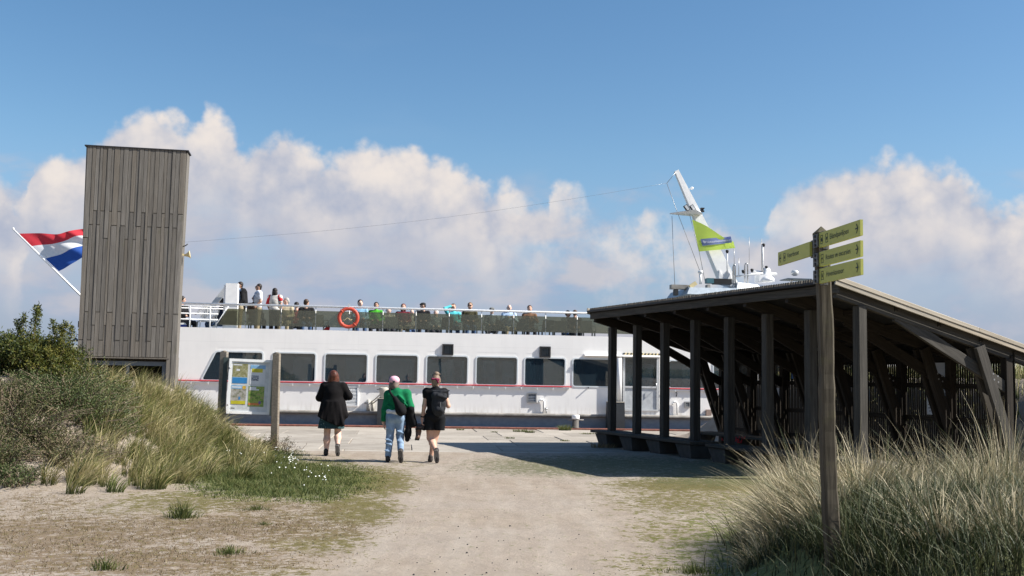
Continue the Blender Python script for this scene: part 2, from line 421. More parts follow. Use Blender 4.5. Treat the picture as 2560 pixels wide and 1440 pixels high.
# ------------------------------------------------------------------ terrain
QA, QY = math.atan(.103), 34.18                      # quay edge: Y = QY + .103 X
QM = Matrix.Translation((0, QY, 0)) @ Matrix.Rotation(QA, 4, 'Z')
def sst(t): t = np.clip(t, 0, 1); return t*t*(3-2*t)
_ph = RNG.uniform(0, 6.28, (24,)); _dr = RNG.uniform(0, 6.28, (24,))
def lump(Xa, Ya, scale):
    """smooth pseudo-noise, about -1..1"""
    s = 0
    for i in range(12):
        k = (1+.45*i)/scale; s = s + np.sin((Xa*math.cos(_dr[i])+Ya*math.sin(_dr[i]))*k+_ph[i])/(1+.45*i)**.9
    return s/3.2
def gz(Xa, Ya):
    Xa, Ya = np.asarray(Xa, float), np.asarray(Ya, float); e = Ya-.103*Xa
    left = 1.42*sst((-Xa-4.7)/3.1)*sst((Ya-13.4)/3.9)*sst((26.0-Ya)/3.5)*(1+.16*lump(Xa, Ya, 1.3))
    right = .60*sst(1.6-1.6*np.hypot((Xa-3.35)/1.75, (Ya-7.8)/3.2))
    rear = 1.75*sst((Xa-9.05-.38*(18-Ya))/2.0)*sst((31-e)/3)
    back = 3.6*sst((-2-Ya)/16.0)*(1+.2*lump(Xa, Ya, 7))
    flatz = .032+.010*lump(Xa, Ya, .9)+.006*lump(Xa*1.7, Ya*1.3, .25)
    edge = 23.25+.45*lump(Xa, Ya*.2, 1.2)+.5*sst((Xa-1)/2)
    flatz = flatz-(.054)*sst((e-edge+.5)/1.0)
    return flatz+left+right+rear+back
def gzf(x, y): return float(gz(x, y))
CRI = np.array(CR.transposed())
def to_px(P):
    q = (np.asarray(P)-np.array([0, 0, EYE])) @ CRI.T
    w = np.where(q[:, 2] < -.2, -q[:, 2], 1e9)
    return 1280+FPX*q[:, 0]/w, 720-FPX*q[:, 1]/w
def blobs(px, py, lst):
    s = np.zeros_like(px)
    for cx, cy, rx, ry, a in lst: s = np.maximum(s, a*np.exp(-((.8*(px-cx)/rx)**2+(.8*(py-cy)/ry)**2)**1.7))
    return s
MOSS = [(905,1205,135,40,1.1),(880,1275,125,50,1),(780,1345,150,46,.9),(620,1425,200,36,.75),(820,1165,110,20,.8),(520,1255,270,34,.9),(300,1300,420,70,.66),(420,1400,500,50,.62),(700,1300,200,30,.8),
        (1800,1212,280,20,1.15),(1740,1250,230,46,.86),(1730,1330,190,60,.76),(1650,1415,170,46,.66),(1560,1240,110,36,.6),(1000,1160,80,14,.6)]
DRY = [(150,1340,300,56,1),(560,1320,360,40,.95),(330,1400,460,46,.95),(80,1262,170,40,.7),(700,1275,190,28,.75),(120,1430,300,30,.7)]
GREEN = [(690,1200,190,40,1),(600,1165,130,46,1),(780,1232,80,20,.8),(455,1285,40,16,.4),(2300,1380,460,130,1.1),(2150,1440,330,60,1.1)]
ALGAE = [(1480,1165,300,26,.9),(1850,1180,260,32,1)]
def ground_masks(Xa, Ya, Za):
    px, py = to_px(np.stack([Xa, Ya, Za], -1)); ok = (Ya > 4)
    return [np.where(ok, blobs(px, py, l), q) for l, q in ((MOSS, .45), (DRY, .30), (GREEN, .30), (ALGAE, .3))]
def ground_material():
    m, nt, p = new_mat('sand'); c = coords(nt)
    big = noise(nt, c, .35, 4); mid = noise(nt, c, 2.2, 6, .62); fine = noise(nt, c, 34, 5, .7); grit = noise(nt, c, 130, 3, .7)
    sand = mix(nt, mid.step(.3, .7), (.272,.222,.176), (.356,.298,.240))
    sand = mix(nt, big.step(.35, .65)*.5, sand, (.345,.305,.27))
    sand = mix(nt, grit.step(.38, .72), mix(nt, .55, sand, (.235,.19,.145)), sand)
    track = noise(nt, vscale(nt, c, (2.2, .22, 1)), 1.6, 4, .6); sand = mix(nt, track.step(.42, .66)*.30, sand, (.40,.355,.30))
    dent_shade = voro(nt, vadd(nt, c, vscale(nt, noise(nt, c, 3, 3, out=1), (.3, .3, 0))), 4.2); sand = mix(nt, dent_shade.step(.10, .28, .16, 0), sand, (.20,.165,.13))  # dents have no relief, their shade is painted into the sand
    shell = voro(nt, c, 70, 'F1'); shellr = voro(nt, c, 70, 'F1', out='Color')
    sand = mix(nt, shell.step(.10, .16, 1, 0)*fine.step(.56, .62), sand, (.66,.62,.56))
    grav = voro(nt, c, 26, 'F1'); sand = mix(nt, grav.step(.07, .11, 1, 0)*fine.step(.58, .62)*.8, sand, (.10,.09,.08))
    clump = noise(nt, vscale(nt, c, (1, 1, 1)), 6.5, 4, .6); tuft = noise(nt, vscale(nt, c, (.75, 1, 1)), 24, 4, .68)
    def cover(a, lo, hi): return ((a*1.0 + (clump-.5)*1.5 + (tuft-.5)*2.3)).step(lo, hi)
    moss = cover(attr(nt, 'moss'), .64, .82)
    mossc = mix(nt, tuft.step(.3, .7), (.080,.069,.019), (.150,.128,.046))
    col = mix(nt, moss*.93, sand, mossc)
    dry = cover(attr(nt, 'dry'), .62, .86)
    dryc = mix(nt, tuft.step(.3, .7), (.100,.068,.040), (.195,.142,.086))
    col = mix(nt, dry*.8, col, dryc)
    gr = cover(attr(nt, 'green'), .3, .6)
    col = mix(nt, gr*.9, col, mix(nt, tuft.step(.3, .7), (.06,.08,.022), (.15,.16,.05)))
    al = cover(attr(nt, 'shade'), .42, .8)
    col = mix(nt, al*.8, col, (.10,.105,.05))  # green algae on the ground along the shelter
    setin(nt, p.inputs['Base Color'], col); p.inputs['Roughness'].default_value = .95; p.inputs['Specular IOR Level'].default_value = .1
    bump(nt, p, fine*.6+clump*1.2+grit*.3+mid*1.5, .55, .03)
    return m
def axis_lines(a, b, step, lo, hi, grow=1.25):
    mid = list(np.arange(a, b+1e-6, step)); up, dn = [], []
    s, v = step, b
    while v < hi: s *= grow; v += s; up.append(min(v, hi))
    s, v = step, a
    while v > lo: s *= grow; v -= s; dn.append(max(v, lo))
    return np.array(dn[::-1]+mid+up)
def build_ground():
    xs = axis_lines(-11, 8, .1, -420, 420); es = axis_lines(7.2, 25.2, .1, -420, 25.2)
    es = np.concatenate([es, np.linspace(25.8, QY-.02, 14)])
    XX, EE = np.meshgrid(xs, es); YY = EE+.103*XX
    ZZ = gz(XX, YY)
    v = np.stack([XX, YY, ZZ], -1).reshape(-1, 3); nx, ny = len(xs), len(es)
    i = np.arange(ny-1)[:, None]*nx+np.arange(nx-1)[None, :]
    q = np.stack([i, i+1, i+nx+1, i+nx], -1).reshape(-1, 4)
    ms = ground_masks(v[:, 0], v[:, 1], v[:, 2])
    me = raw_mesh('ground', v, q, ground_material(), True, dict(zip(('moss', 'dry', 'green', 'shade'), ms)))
    tag(link('ground', me), 'pale sandy shell path and dune ground', kind='structure')
build_ground()

def water_material():
    m, nt, p = new_mat('water'); c = coords(nt)
    setin(nt, p.inputs['Base Color'], (.03,.055,.06)); p.inputs['Roughness'].default_value = .08; p.inputs['IOR'].default_value = 1.33
    bump(nt, p, noise(nt, vscale(nt, c, (1, 1.6, 1)), 1.6, 5, .6), .5, .12); return m
w = MB(); w.add([(-3000,-20,-1.25),(3000,-20,-1.25),(3000,6000,-1.25),(-3000,6000,-1.25)], [(0,1,2,3)])
tag(w.build('water', water_material()), 'harbour water behind the quay', kind='structure')

# far breakwater across the harbour, seen through the cabin windows
def breakwater():
    xs = np.arange(-170, 171, 1.5); prof = [(74,-1.6),(77,.6),(81,2.6),(85,3.55),(90,3.7),(104,-1.6)]
    XX = np.repeat(xs[:, None], len(prof), 1); YY = np.array([p[0] for p in prof])[None]+0*XX+.09*XX
    ZZ = np.array([p[1] for p in prof])[None]+.22*lump(XX, YY, 2.5)
    v = np.stack([XX, YY, ZZ], -1).reshape(-1, 3); n = len(prof)
    i = np.arange(len(xs)-1)[:, None]*n+np.arange(n-1)[None]
    q = np.stack([i, i+n, i+n+1, i+1], -1).reshape(-1, 4)
    m, nt, p = new_mat('dune_scrub'); c = coords(nt)
    a = noise(nt, c, .45, 6, .65); b = noise(nt, c, 2.5, 5, .6)
    setin(nt, p.inputs['Base Color'], mix(nt, b.step(.35, .7), mix(nt, a.step(.4, .6), (.20,.20,.165), (.33,.32,.27)), (.12,.135,.095))); p.inputs['Roughness'].default_value = .95
    tag(link('breakwater', raw_mesh('breakwater', v, q, m, True)), 'low scrubby bank across the harbour', kind='structure')
breakwater()

# ------------------------------------------------------------------ quay: slabs, steel edge
quay = thing('quay', 'concrete slab quay with a rusty steel edge', None); quay['kind'] = 'structure'; quay.matrix_world = QM
def slab_material():
    m, nt, p = new_mat('slab_concrete'); c = coords(nt, 'Object'); r = obj_random(nt)
    o = nt.nodes.new('ShaderNodeCombineXYZ'); setin(nt, o.inputs[0], r*31.0); setin(nt, o.inputs[1], r*17.0)
    v = vadd(nt, c, o.outputs[0])
    a = noise(nt, v, 1.3, 6, .62); b = noise(nt, v, 14, 5, .7)
    col = mix(nt, a.step(.3, .7), (.245,.215,.18), (.345,.31,.265))
    col = mix(nt, b.step(.35, .7)*.4, col, (.40,.37,.33))
    col = mix(nt, noise(nt, v, 3.2, 5, .7).step(.60, .70)*.35, col, (.17,.15,.12))
    t = nt.nodes.new('ShaderNodeCombineColor'); k = r.step(0, 1, .84, 1.16, smooth=False)
    for i in range(3): setin(nt, t.inputs[i], k)
    col = mix(nt, 1.0, col, X(nt, t.outputs[0]), 'MULTIPLY')
    setin(nt, p.inputs['Base Color'], col); p.inputs['Roughness'].default_value = .92; p.inputs['Specular IOR Level'].default_value = .2
    bump(nt, p, b, .3, .01); return m
def build_quay():
    sm = slab_material(); S = 2.02; g = .008
    me = MB().add([(x, y, z) for z, e in ((-.14, 0), (-.012, 0), (0, .012)) for x, y in ((-S/2+g+e,-S/2+g+e),(S/2-g-e,-S/2+g+e),(S/2-g-e,S/2-g-e),(-S/2+g+e,S/2-g-e))],
                  [(0,1,5,4),(1,2,6,5),(2,3,7,6),(3,0,4,7),(4,5,9,8),(5,6,10,9),(6,7,11,10),(7,4,8,11),(8,9,10,11)]).mesh('slab', sm)
    for r in range(6):
        for k in range(-7, 8):
            o = link('slab', me, quay, (k*S+(.35 if r % 2 else -.2), -1.32-r*S, RNG.uniform(-.008, .006)))
            o.rotation_euler = (RNG.uniform(-.004, .004), RNG.uniform(-.004, .004), RNG.choice([0, math.pi]))
    cap = MB(); cap.beam((-60,-.15,.012), (60,-.15,.012), .34, .075, ch=.012)
    cap.build('edge_beam', M['rust'], quay)
    sp = MB()
    for i in range(200):
        x = -60+i*.6; y = .0 if i % 2 else -.1
        sp.box((x, y-.12, -3), (x+.6, y, -.02))
    o = sp.build('sheet_piling', M['rust'], quay); o['kind'] = 'stuff'
    return quay
build_quay()

# ------------------------------------------------------------------ boarded tower on the left
def build_tower():
    yaw, Yr = rad(10.5), 27.3
    r = at_depth(472, 376, Yr); rb = at_depth(446, 800, Yr)
    W = 2.43; org = Vector((rb.x-W*math.cos(yaw), Yr-W*math.sin(yaw), 0)); H = r.z-.03
    g0 = gzf(org.x+1, org.y)
    t = thing('tower', 'tall narrow tower clad in weathered vertical boards on the dune', 'tower', org, yaw)
    zo = at_depth(330, 893, 27.0).z; D = .55
    zj = [[at_depth(330, y, 27.0).z for y in row] for row in ((530,565,598),(782,815,852))]
    xs = [0.0]; pat = [.125,.085,.115,.075,.12,.10,.07,.125,.095]
    i = 0
    while xs[-1] < W-.05:
        xs.append(min(W, xs[-1]+pat[i % len(pat)]*RNG.uniform(.9, 1.1))); i += 1
    xs[-1] = W
    prev = [0, 0]
    flare = .012                                                     # slight outward lean of the side edges towards the top
    for c in range(len(xs)-1):
        x0, x1 = xs[c]+.005, xs[c+1]-.005
        cuts = []
        for lv in range(2):
            k = [q for q in range(3) if q != prev[lv]][int(RNG.integers(2))]; prev[lv] = k; cuts.append(zj[lv][k])
        edge = x1 > W-.20 or x0 < .16
        zs = [H, cuts[0], cuts[1], (g0-.3 if edge else zo)]
        for k in range(3):
            za, zb = zs[k+1]+.010, zs[k]-(.010 if k else 0)
            p = RNG.uniform(-.004, .006); off = p+(.006 if c % 2 else 0)
            def sx(x, z): return W/2+(x-W/2)*(1+flare*(z/H-.5)*.9)
            m = MB().hexa([(sx(x0,za)-x0,-.026-off,0),(sx(x1,za)-x0,-.026-off,0),(sx(x1,za)-x0,0,0),(sx(x0,za)-x0,0,0),
                           (sx(x0,zb)-x0,-.026-off,zb-za),(sx(x1,zb)-x0,-.026-off,zb-za),(sx(x1,zb)-x0,0,zb-za),(sx(x0,zb)-x0,0,zb-za)])
            m.build('board', M['tower_wood'], t, (x0, 0, za))
    k0, k1 = W*flare*.22, W*flare*.22
    core = MB()
    core.hexa([(.02,.002,zo+.02),(W-.02,.002,zo+.02),(W-.02,D,zo+.02),(.02,D,zo+.02),(-.04,.002,H-.02),(W+.04,.002,H-.02),(W+.04,D,H-.02),(-.04,D,H-.02)])
    for a, b in ((.01,.16),(W-.18,W-.01)): core.box((a,.002,g0-.4), (b,D,zo+.02))
    core.box((.16,D-.04,g0-.4), (W-.18,D,zo+.02))
    core.build('side_wall', M['tower_wood'], t)
    MB().box((-.075,-.05,H-.002), (W+.075,D+.02,H+.028)).build('roof_cap', M['dark'], t)
    MB().box((.16,-.03,zo-.035), (W-.18,.03,zo-.004)).build('lintel', M['tower_wood'], t)
    y = .16; fr = MB(); zt = zo-.10; x0, x1 = .2, W-.28
    fr.box((x0,y,zt-.11), (x1,y+.06,zt)); fr.box((x1-.09,y,g0-.2), (x1,y+.06,zt-.112)); fr.box((x0,y,g0-.2), (x0+.08,y+.06,zt-.112))
    fr.box((x0+.98,y+.004,g0-.2), (x0+1.05,y+.056,zt-.112)); fr.box((x0+1.14,y+.01,g0-.2), (x0+1.18,y+.05,zt-.5))
    win = fr.build('window', flat('frame_slate', (.11,.135,.165), .5), t)
    MB().box((x0+.05,y+.025,g0-.2), (x1-.05,y+.035,zt-.08)).build('pane', M['door_glass'], win)
    MB().box((x0+.1,.5,g0), (x0+1.9,.53,zt-.3)).build('inner_panel', flat('brown_panel', (.12,.05,.03), .7), t)
    # horn loudspeaker and lamp that hang on its flanks
    rm = t.matrix_basis
    def loc(x, y, z): return Matrix.Translation(org) @ Matrix.Rotation(yaw, 4, 'Z') @ Vector((x, y, z))
    zs = at_depth(462, 637, 27.3).z
    s = thing('loudspeaker', 'cream horn loudspeaker fixed to the right edge of the boarded tower', 'loudspeaker', loc(W+.05, .1, zs), yaw)
    hm = MB(); hm.lathe([(.03,0),(.045,.05),(.07,.09),(.10,.12),(.105,.13),(.03,.125)], n=14)
    hm.build('horn', M['cream'], s, (.03,0,0), (0, rad(78), 0))
    MB().beam((-.04,0,.02), (.04,0,.0), .03, .05).build('bracket', M['cream'], s)
    zs = at_depth(462, 613, 27.3).z
    s = thing('camera_arm', 'tiny dark arm sticking out above the cream loudspeaker on the tower', 'bracket', loc(W+.03, .1, zs), yaw)
    MB().tube([(-.03,0,-.03),(.05,0,0),(.11,0,.05)], .014, 6).build('arm', M['dark'], s)
    zs = at_depth(188, 853, 26.8).z
    s = thing('wall_lamp', 'small dark shaded lamp on the left edge of the boarded tower above the shrubs', 'lamp', loc(-.01, .15, zs), yaw)
    MB().lathe([(.0,.09),(.03,.085),(.09,.02),(.095,0),(.02,.01)], n=14).build('shade', flat('lamp_grey', (.16,.17,.17), .5), s, (-.08,0,0))
    MB().tube([(0,0,.16),(-.05,0,.18),(-.08,0,.08)], .012, 6).build('arm', M['dark'], s)
    MB().box((-.035,-.03,.36), (.0,.03,.52)).build('junction_box', M['dark'], s)
build_tower()
# ------------------------------------------------------------------ the ferry
SA, SY = math.atan(.115), 35.0
SM = Matrix.Translation((0, SY, 0)) @ Matrix.Rotation(SA, 4, 'Z'); SMI = SM.inverted()
CAML = SMI @ Vector((0, 0, EYE))
def raySl(px, py): return SMI.to_3x3() @ ray(px, py)
def sv(px, py, v=0.0):
    """pixel -> (along, up) on the ship-local plane at depth v"""
    d = raySl(px, py); t = (v-CAML.y)/d.y; p = CAML+d*t; return p.x, p.z
def sz(px, py, z):
    d = raySl(px, py); t = (z-CAML.z)/d.z; p = CAML+d*t; return p.x, p.y
ferry = thing('ferry', 'long white two-deck passenger ferry with red rail moored along the quay', 'ferry'); ferry.matrix_world = SM
U0, U1, BEAM = -13.35, 15.5, 7.2
ZS, ZT, ZDK = .47, 3.06, 2.86      # rubbing strake, top of the white wall, upper deck
ZB, ZW = 1.40, 2.285               # window bottom and top
def build_ferry():
    # windows measured on the wall plane
    pxw = [(681,790.5),(811,920),(939,1046.5),(1065.5,1171),(1189.5,1295),(1310.5,1414.5),(1431,1538),(1671,1770),(1782,1890),(1905,2010),(2030,2140)]
    W = [(sv(a, 900)[0]+.035, sv(b, 900)[0]-.035) for a, b in pxw]
    tl, bl, tr = sv(541, 881)[0], sv(504, 946)[0]+.02, sv(658, 900)[0]-.035
    dx0, dx1 = sv(1556, 900)[0], sv(1648, 900)[0]
    door_z = sv(1600, 1028)[1]; dtop = sv(1600, 889)[1]
    e = .01
    # outer wall with real openings
    def wall(y0, y1, doors=True):
        m = MB(); zb, zt = ZB-e, ZW+e
        if doors:
            m.box((U0,y0,ZS), (dx0,y1,zb)); m.box((dx1,y0,ZS), (U1,y1,zb)); m.box((dx0,y0,ZS-.02), (dx1,y1,door_z))
        else: m.box((U0,y0,ZS), (U1,y1,zb))
        m.box((U0,y0,max(zt, dtop)), (U1,y1,ZT))
        z2 = max(zt, dtop)
        def quad(xa0, xa1, xb0, xb1):     # xa at zb, xb at zt
            m.hexa([(xa0,y0,zb),(xa1,y0,zb),(xa1,y1,zb),(xa0,y1,zb),(xb0,y0,zt),(xb1,y0,zt),(xb1,y1,zt),(xb0,y1,zt)])
            if z2 > zt: m.box((min(xb0,xb1),y0,zt), (max(xb0,xb1),y1,z2))
        quad(U0, bl-e, U0, tl-e); last = tr+e
        for a, b in W:
            if doors and last < dx0 < a:
                quad(last, dx0, last, dx0); last = dx1
            quad(last, a-e, last, a-e); last = b+e
        quad(last, U1, last, U1)
        if z2 > zt:
            for a, b in [(tl, tr)]+W: m.box((a-e,y0+.002,zt), (b+e,y1,z2))
        return m
    wall(0, .07).build('side_wall', M['hull_white'], ferry)
    wall(BEAM-.07, BEAM, False).build('far_wall', M['hull_white'], ferry)
    end = MB(); end.box((U0,.07,ZS), (U0+.07,BEAM-.07,ZT)); end.box((U1-.07,.07,ZS), (U1,BEAM-.07,ZT))
    end.build('end_wall', M['hull_white'], ferry)
    # lower hull, bow tapering to the right
    n = 26; vs = []; 
    for i in range(n+1):
        u = U0+.0+(U1+9-U0)*i/n; k = max(0, (u-U1+3)/12.0); hw = BEAM/2*(1-k**1.8); c = BEAM/2
        for yy, zz in ((c-hw-.05, ZS-.05), (c-hw*.99, -.2), (c-hw*.93, -1.9), (c+hw*.93, -1.9), (c+hw*.99, -.2), (c+hw+.05, ZS-.05)): vs.append((u, yy, zz+.5*k*k))
    fs = [(i*6+j, i*6+(j+1) % 6, (i+1)*6+(j+1) % 6, (i+1)*6+j) for i in range(n) for j in range(6)]
    fs += [tuple(range(6)), tuple(n*6+j for j in range(5, -1, -1))]
    h = MB().add(vs, fs).build('hull', M['hull_grey'], ferry); fix_normals(h.data)
    MB().beam((U0,-.09,ZS-.05), (U1+2,-.09,ZS-.05), .22, .10, ch=.03).build('rubbing_strake', M['strake'], ferry)
    MB().box((U0+.07,.07,ZDK-.08), (U1-.07,BEAM-.07,ZDK)).build('upper_deck', M['deck_grey'], ferry)
    MB().box((U0+.07,.07,ZS-.02), (U1-.07,BEAM-.07,ZS+.02)).build('cabin_floor', M['interior'], ferry)
    # windows: frame with its pane
    def window(poly_o, poly_i, y, sgn, name='window'):
        f = MB().ring(poly_o, poly_i, 1, y-.016 if sgn < 0 else y-.02, y+.02 if sgn < 0 else y+.016).build(name, M['window_frame'], ferry); fix_normals(f.data)
        MB().prism(poly_i, 1, y+.008, y+.014).build('pane', M['window_glass'], f); fix_normals(f.children[0].data)
    for a, b in W:
        window(rounded(a-.045,b+.045,ZB-.045,ZW+.045,.115), rounded(a,b,ZB,ZW,.07), 0, -1)
        window(rounded(a-.045,b+.045,ZB-.045,ZW+.045,.115), rounded(a,b,ZB,ZW,.07), BEAM, 1)
    def trap(g, r):
        P = [(tr+g,ZW+g),(tl-g*.6,ZW+g),(bl-g*1.5,ZB-g),(tr+g,ZB-g)]; out = []
        for i in range(4):
            p, q, n_ = Vector(P[i]), Vector(P[i-1]), Vector(P[(i+1) % 4])
            a, b = p+(q-p).normalized()*r, p+(n_-p).normalized()*r
            for k in range(5): t = k/4; out.append(tuple(a*(1-t)**2+p*2*t*(1-t)+b*t*t))
        return out
    window(trap(.05,.11), trap(0,.07), 0, -1); ferry.children[-1]['label'] = 'sternmost window with a slanted front edge'
    MB().box((tl,BEAM-.08,ZB), (tr,BEAM-.01,ZW)).build('far_panel', M['hull_white'], ferry)
    # door
    d = MB(); y0 = -.03
    x0, x1, zt = dx0+.02, dx1-.02, dtop-.02
    d.box((x0,y0,door_z), (x0+.07,.04,zt)); d.box((x1-.07,y0,door_z), (x1,.04,zt)); zm = sv(1600, 967)[1]
    for z in (door_z+.002, zm-.04, zt-.06): d.box((x0+.07,y0,z), (x1-.07,.04,z+.06))
    dr = d.build('door', M['alu'], ferry)
    MB().box((x0+.07,.0,door_z+.062), (x1-.07,.02,zm-.04)).build('door_panel', flat('door_grey', (.50,.52,.53), .5), dr)
    MB().box((x0+.07,.0,zm+.02), (x1-.07,.012,zt-.06)).build('door_pane', M['window_glass'], dr)
    MB().tube([(x1-.10,-.03,zm+.12),(x1-.10,-.10,zm+.12),(x1-.10,-.10,zm-.06),(x1-.10,-.03,zm-.06)], .012, 6).build('door_handle', M['steel'], dr)
    # hazard strip and awning rail over the door
    hz = MB(); k = 0; a, b, z = dx0+.0, dx1+.0, dtop+.05
    while a+k*.06 < b: hz.hexa([(a+k*.06,-.05,z-.03),(a+k*.06+.06,-.05,z-.03),(a+k*.06+.06,.0,z-.03),(a+k*.06,.0,z-.03),(a+k*.06+.03,-.05,z+.03),(a+k*.06+.09,-.05,z+.03),(a+k*.06+.09,.0,z+.03),(a+k*.06+.03,.0,z+.03)], k % 2); k += 1
    hz.build('hazard_strip', [M['dark'], M['cream']], ferry)
    a0, za = sv(1460, 887); b0, zb_ = sv(1650, 890)
    MB().hexa([(a0,-.16,za-.03),(b0,-.16,za-.03),(b0,0,za-.03),(a0,0,za-.03),(a0,-.13,za+.02),(b0,-.13,za+.02),(b0,0,za+.03),(a0,0,za+.03)]).build('awning_rail', M['hull_white'], ferry)
    u, z = sv(1547, 895); _, z1 = sv(1547, 1004)
    MB().tube([(u,-.1,z1),(u,-.1,z)], .085, 12).build('drain_pipe', M['white'], ferry)
    # red hand rails
    for (p0, p1, tip) in (((440,950),(1428,969),True), ((1668,974),(1905,978.5),False)):
        ua, za = sv(*p0); ub, zb_ = sv(*p1)
        if p0[0] == 440: ua = U0+.2
        zr = 1.362
        r = MB().beam((ua,-.055,zr), (ub,-.055,zr), .05, .045, ch=.014).build('hand_rail', M['rail_red'], ferry)
        kk = MB().box((ua,-.06,zr-.075), (ub-.08,-.002,zr-.03)).build('rail_backing', M['white'], r)
        nb = int((ub-ua)/.53)
        for i in range(nb): MB().box((0,-.07,-.11), (.025,0,-.02)).build('bracket', M['white'], r, (ua+.25+i*.53, 0, zr))
    # black grilles above the windows
    for a, b in ((1106,1133),(1349,1376)):
        (ua, zt_), (ub, zb2) = sv(a, 860 if a < 1200 else 866), sv(b, 888 if a < 1200 else 894)
        g = MB().ring([(ua,zb2),(ub,zb2),(ub,zt_),(ua,zt_)], [(ua+.05,zb2+.05),(ub-.05,zb2+.05),(ub-.05,zt_-.05),(ua+.05,zt_-.05)], 1, -.06, .0).build('vent_grille', M['dark'], ferry); fix_normals(g.data)
        MB().box((ua+.05,-.02,zb2+.05), (ub-.05,-.003,zt_-.05)).build('mesh_panel', flat('mesh_grey', (.07,.085,.09), .7), g)
        for i in range(5):
            x = ua+.05+(ub-ua-.1)*(i+.5)/5; MB().box((x-.006,-.035,zb2+.05), (x+.006,-.022,zt_-.05)).build('bar', M['dark'], g)
    # louvred vents
    for (a, t_, b, bt, mat, ns) in ((864,965,895,1016,M['white'],13),(1318,982,1341,1007,M['steel'],5),(1711,1004,1725,1019,M['steel'],3)):
        (ua, zt_), (ub, zb2) = sv(a, t_), sv(b, bt); f = .035
        g = MB().ring([(ua,zb2),(ub,zb2),(ub,zt_),(ua,zt_)], [(ua+f,zb2+f),(ub-f,zb2+f),(ub-f,zt_-f),(ua+f,zt_-f)], 1, -.05, .0).build('louvre', mat, ferry); fix_normals(g.data)
        MB().box((ua+f,-.008,zb2+f), (ub-f,-.002,zt_-f)).build('backing', M['dark'], g)
        for i in range(ns):
            z = zb2+f+(zt_-zb2-2*f)*(i+.3)/ns; hh = (zt_-zb2-2*f)/ns*.62
            MB().hexa([(ua+f,-.045,z),(ub-f,-.045,z),(ub-f,-.035,z),(ua+f,-.035,z),(ua+f,-.022,z+hh),(ub-f,-.022,z+hh),(ub-f,-.010,z+hh),(ua+f,-.010,z+hh)]).build('slat', mat, g)
    # goosenecks and small fittings on the side deck
    ZD = ZS+.01
    for px, h_, w_, r_ in ((1347,.42,.16,.035),(1680,.42,.16,.03)):
        u, _ = sv(px, 1010); MB().tube([(u,-.06,ZD+h_-.08),(u,-.06,ZD+h_-.02),(u+w_*.25,-.06,ZD+h_+.02),(u+w_*.75,-.06,ZD+h_+.02),(u+w_,-.06,ZD+h_-.03),(u+w_,-.06,ZD)], r_, 8).build('vent_pipe', M['white'], ferry)
    u, _ = sv(1365, 1020); MB().tube([(u,-.06,ZD),(u,-.06,ZD+.14)], .022, 8).tube([(u-.04,-.06,ZD+.15),(u+.04,-.06,ZD+.15)], .03, 8).build('filler_cap', M['steel'], ferry)
    u, _ = sv(1768, 1015); MB().box((u-.06,-.12,ZD), (u+.12,-.01,ZD+.2)).build('side_fender', flat('fender_brown', (.30,.22,.18), .7), ferry)
    u, z = sv(1690, 985); MB().tube([(u,-.01,z+.05),(u,-.12,z+.02),(u-.03,-.13,z-.08)], .02, 6).build('boat_hook', M['dark'], ferry)
    u, z = sv(1471, 969); MB().tube([(u,0,z),(u-.02,-.10,z)], .02, 8).build('outlet', M['dark'], ferry)
    # mooring bitts on the side deck and one line round the fender pile
    u, z = sv(926, 1000)
    b = MB(); b.tube([(u-.06,-.07,ZD),(u-.06,-.07,ZD+.36)], .06, 10).tube([(u-.20,-.07,ZD+.25),(u+.08,-.07,ZD+.25)], .022, 8)
    b.tube([(u+.08,-.07,ZD),(u+.08,-.07,ZD+.3)], .05, 10).build('mooring_bitt', flat('bitt_grey', (.42,.40,.36), .7), ferry)
    # cabin interior: seats in rows
    s0 = MB(); s0.box((-.22,-.24,.40), (.22,.24,.50)); s0.box((.16,-.24,.50), (.24,.24,1.12)); s0.box((-.05,-.05,.03), (.05,.05,.40))
    sme = s0.mesh('cabin_seat', M['seat_blue'])
    for i in range(26):
        for v in (.6, 1.3, 5.6, 6.3):
            if RNG.random() < .8: link('cabin_seat', sme, ferry, (U0+1.3+i*1.0, v, ZS+.02), (0, 0, RNG.choice([0, math.pi])))
    bul = MB()
    for u in (-9.9, -6.0, -1.2, 2.9, 6.0, 9.8): bul.box((u,2.4,ZS+.02), (u+.5,3.1,ZDK-.08))
    bul.build('bulkhead', M['interior'], ferry)

    # ---- upper deck rail with frosted screens
    ZR, GT, GB = 3.845, 3.70, 3.17
    u_end = U1-.3; ug0 = sv(566, 765)[0]; ug1 = sv(541, 806)[0]
    rl = MB(); rl.tube([(U0+.1,.33,ZR),(u_end,.33,ZR)], .036, 8); rail = rl.build('deck_rail', M['white'], ferry)
    for pz in (3.77, 3.69): MB().tube([(U0+.1,.33,pz),(ug0-.15,.33,pz)], .018, 6).build('rail_bar', M['white'], rail)
    for pz in (3.52, 3.33): MB().tube([(U0+.1,.33,pz),(ug0-.3,.33,pz)], .018, 6).build('rail_bar', M['white'], rail)
    MB().tube([(ug0+.06,.33,ZR),(ug0-.55,.33,ZDK)], .02, 6).build('end_brace', M['white'], rail)
    for px in (470, 521): 
        u = sv(px, 790)[0]; MB().tube([(u,.33,ZDK),(u,.33,ZR)], .02, 6).build('stanchion', M['white'], rail)
    posts = [sv(p, 800)[0] for p in (610.6,700,787,872,957,1040.5,1124,1206,1287,1367.5,1447)]
    while posts[-1] < u_end-1.2: posts.append(posts[-1]+1.08)
    sme = MB().tube([(0,.03,ZDK),(0,.03,ZR-.02)], .019, 6).mesh('stanchion', M['white']); clip = MB().box((-.03,.0,0), (.03,.055,.04)).mesh('clip', M['steel'])
    for u in posts:
        st = link('stanchion', sme, rail, (u, .31, 0))
        for z in (GB+.1, GT-.12): link('clip', clip, st, (0, .0, z))
    pts_ = [None]+posts
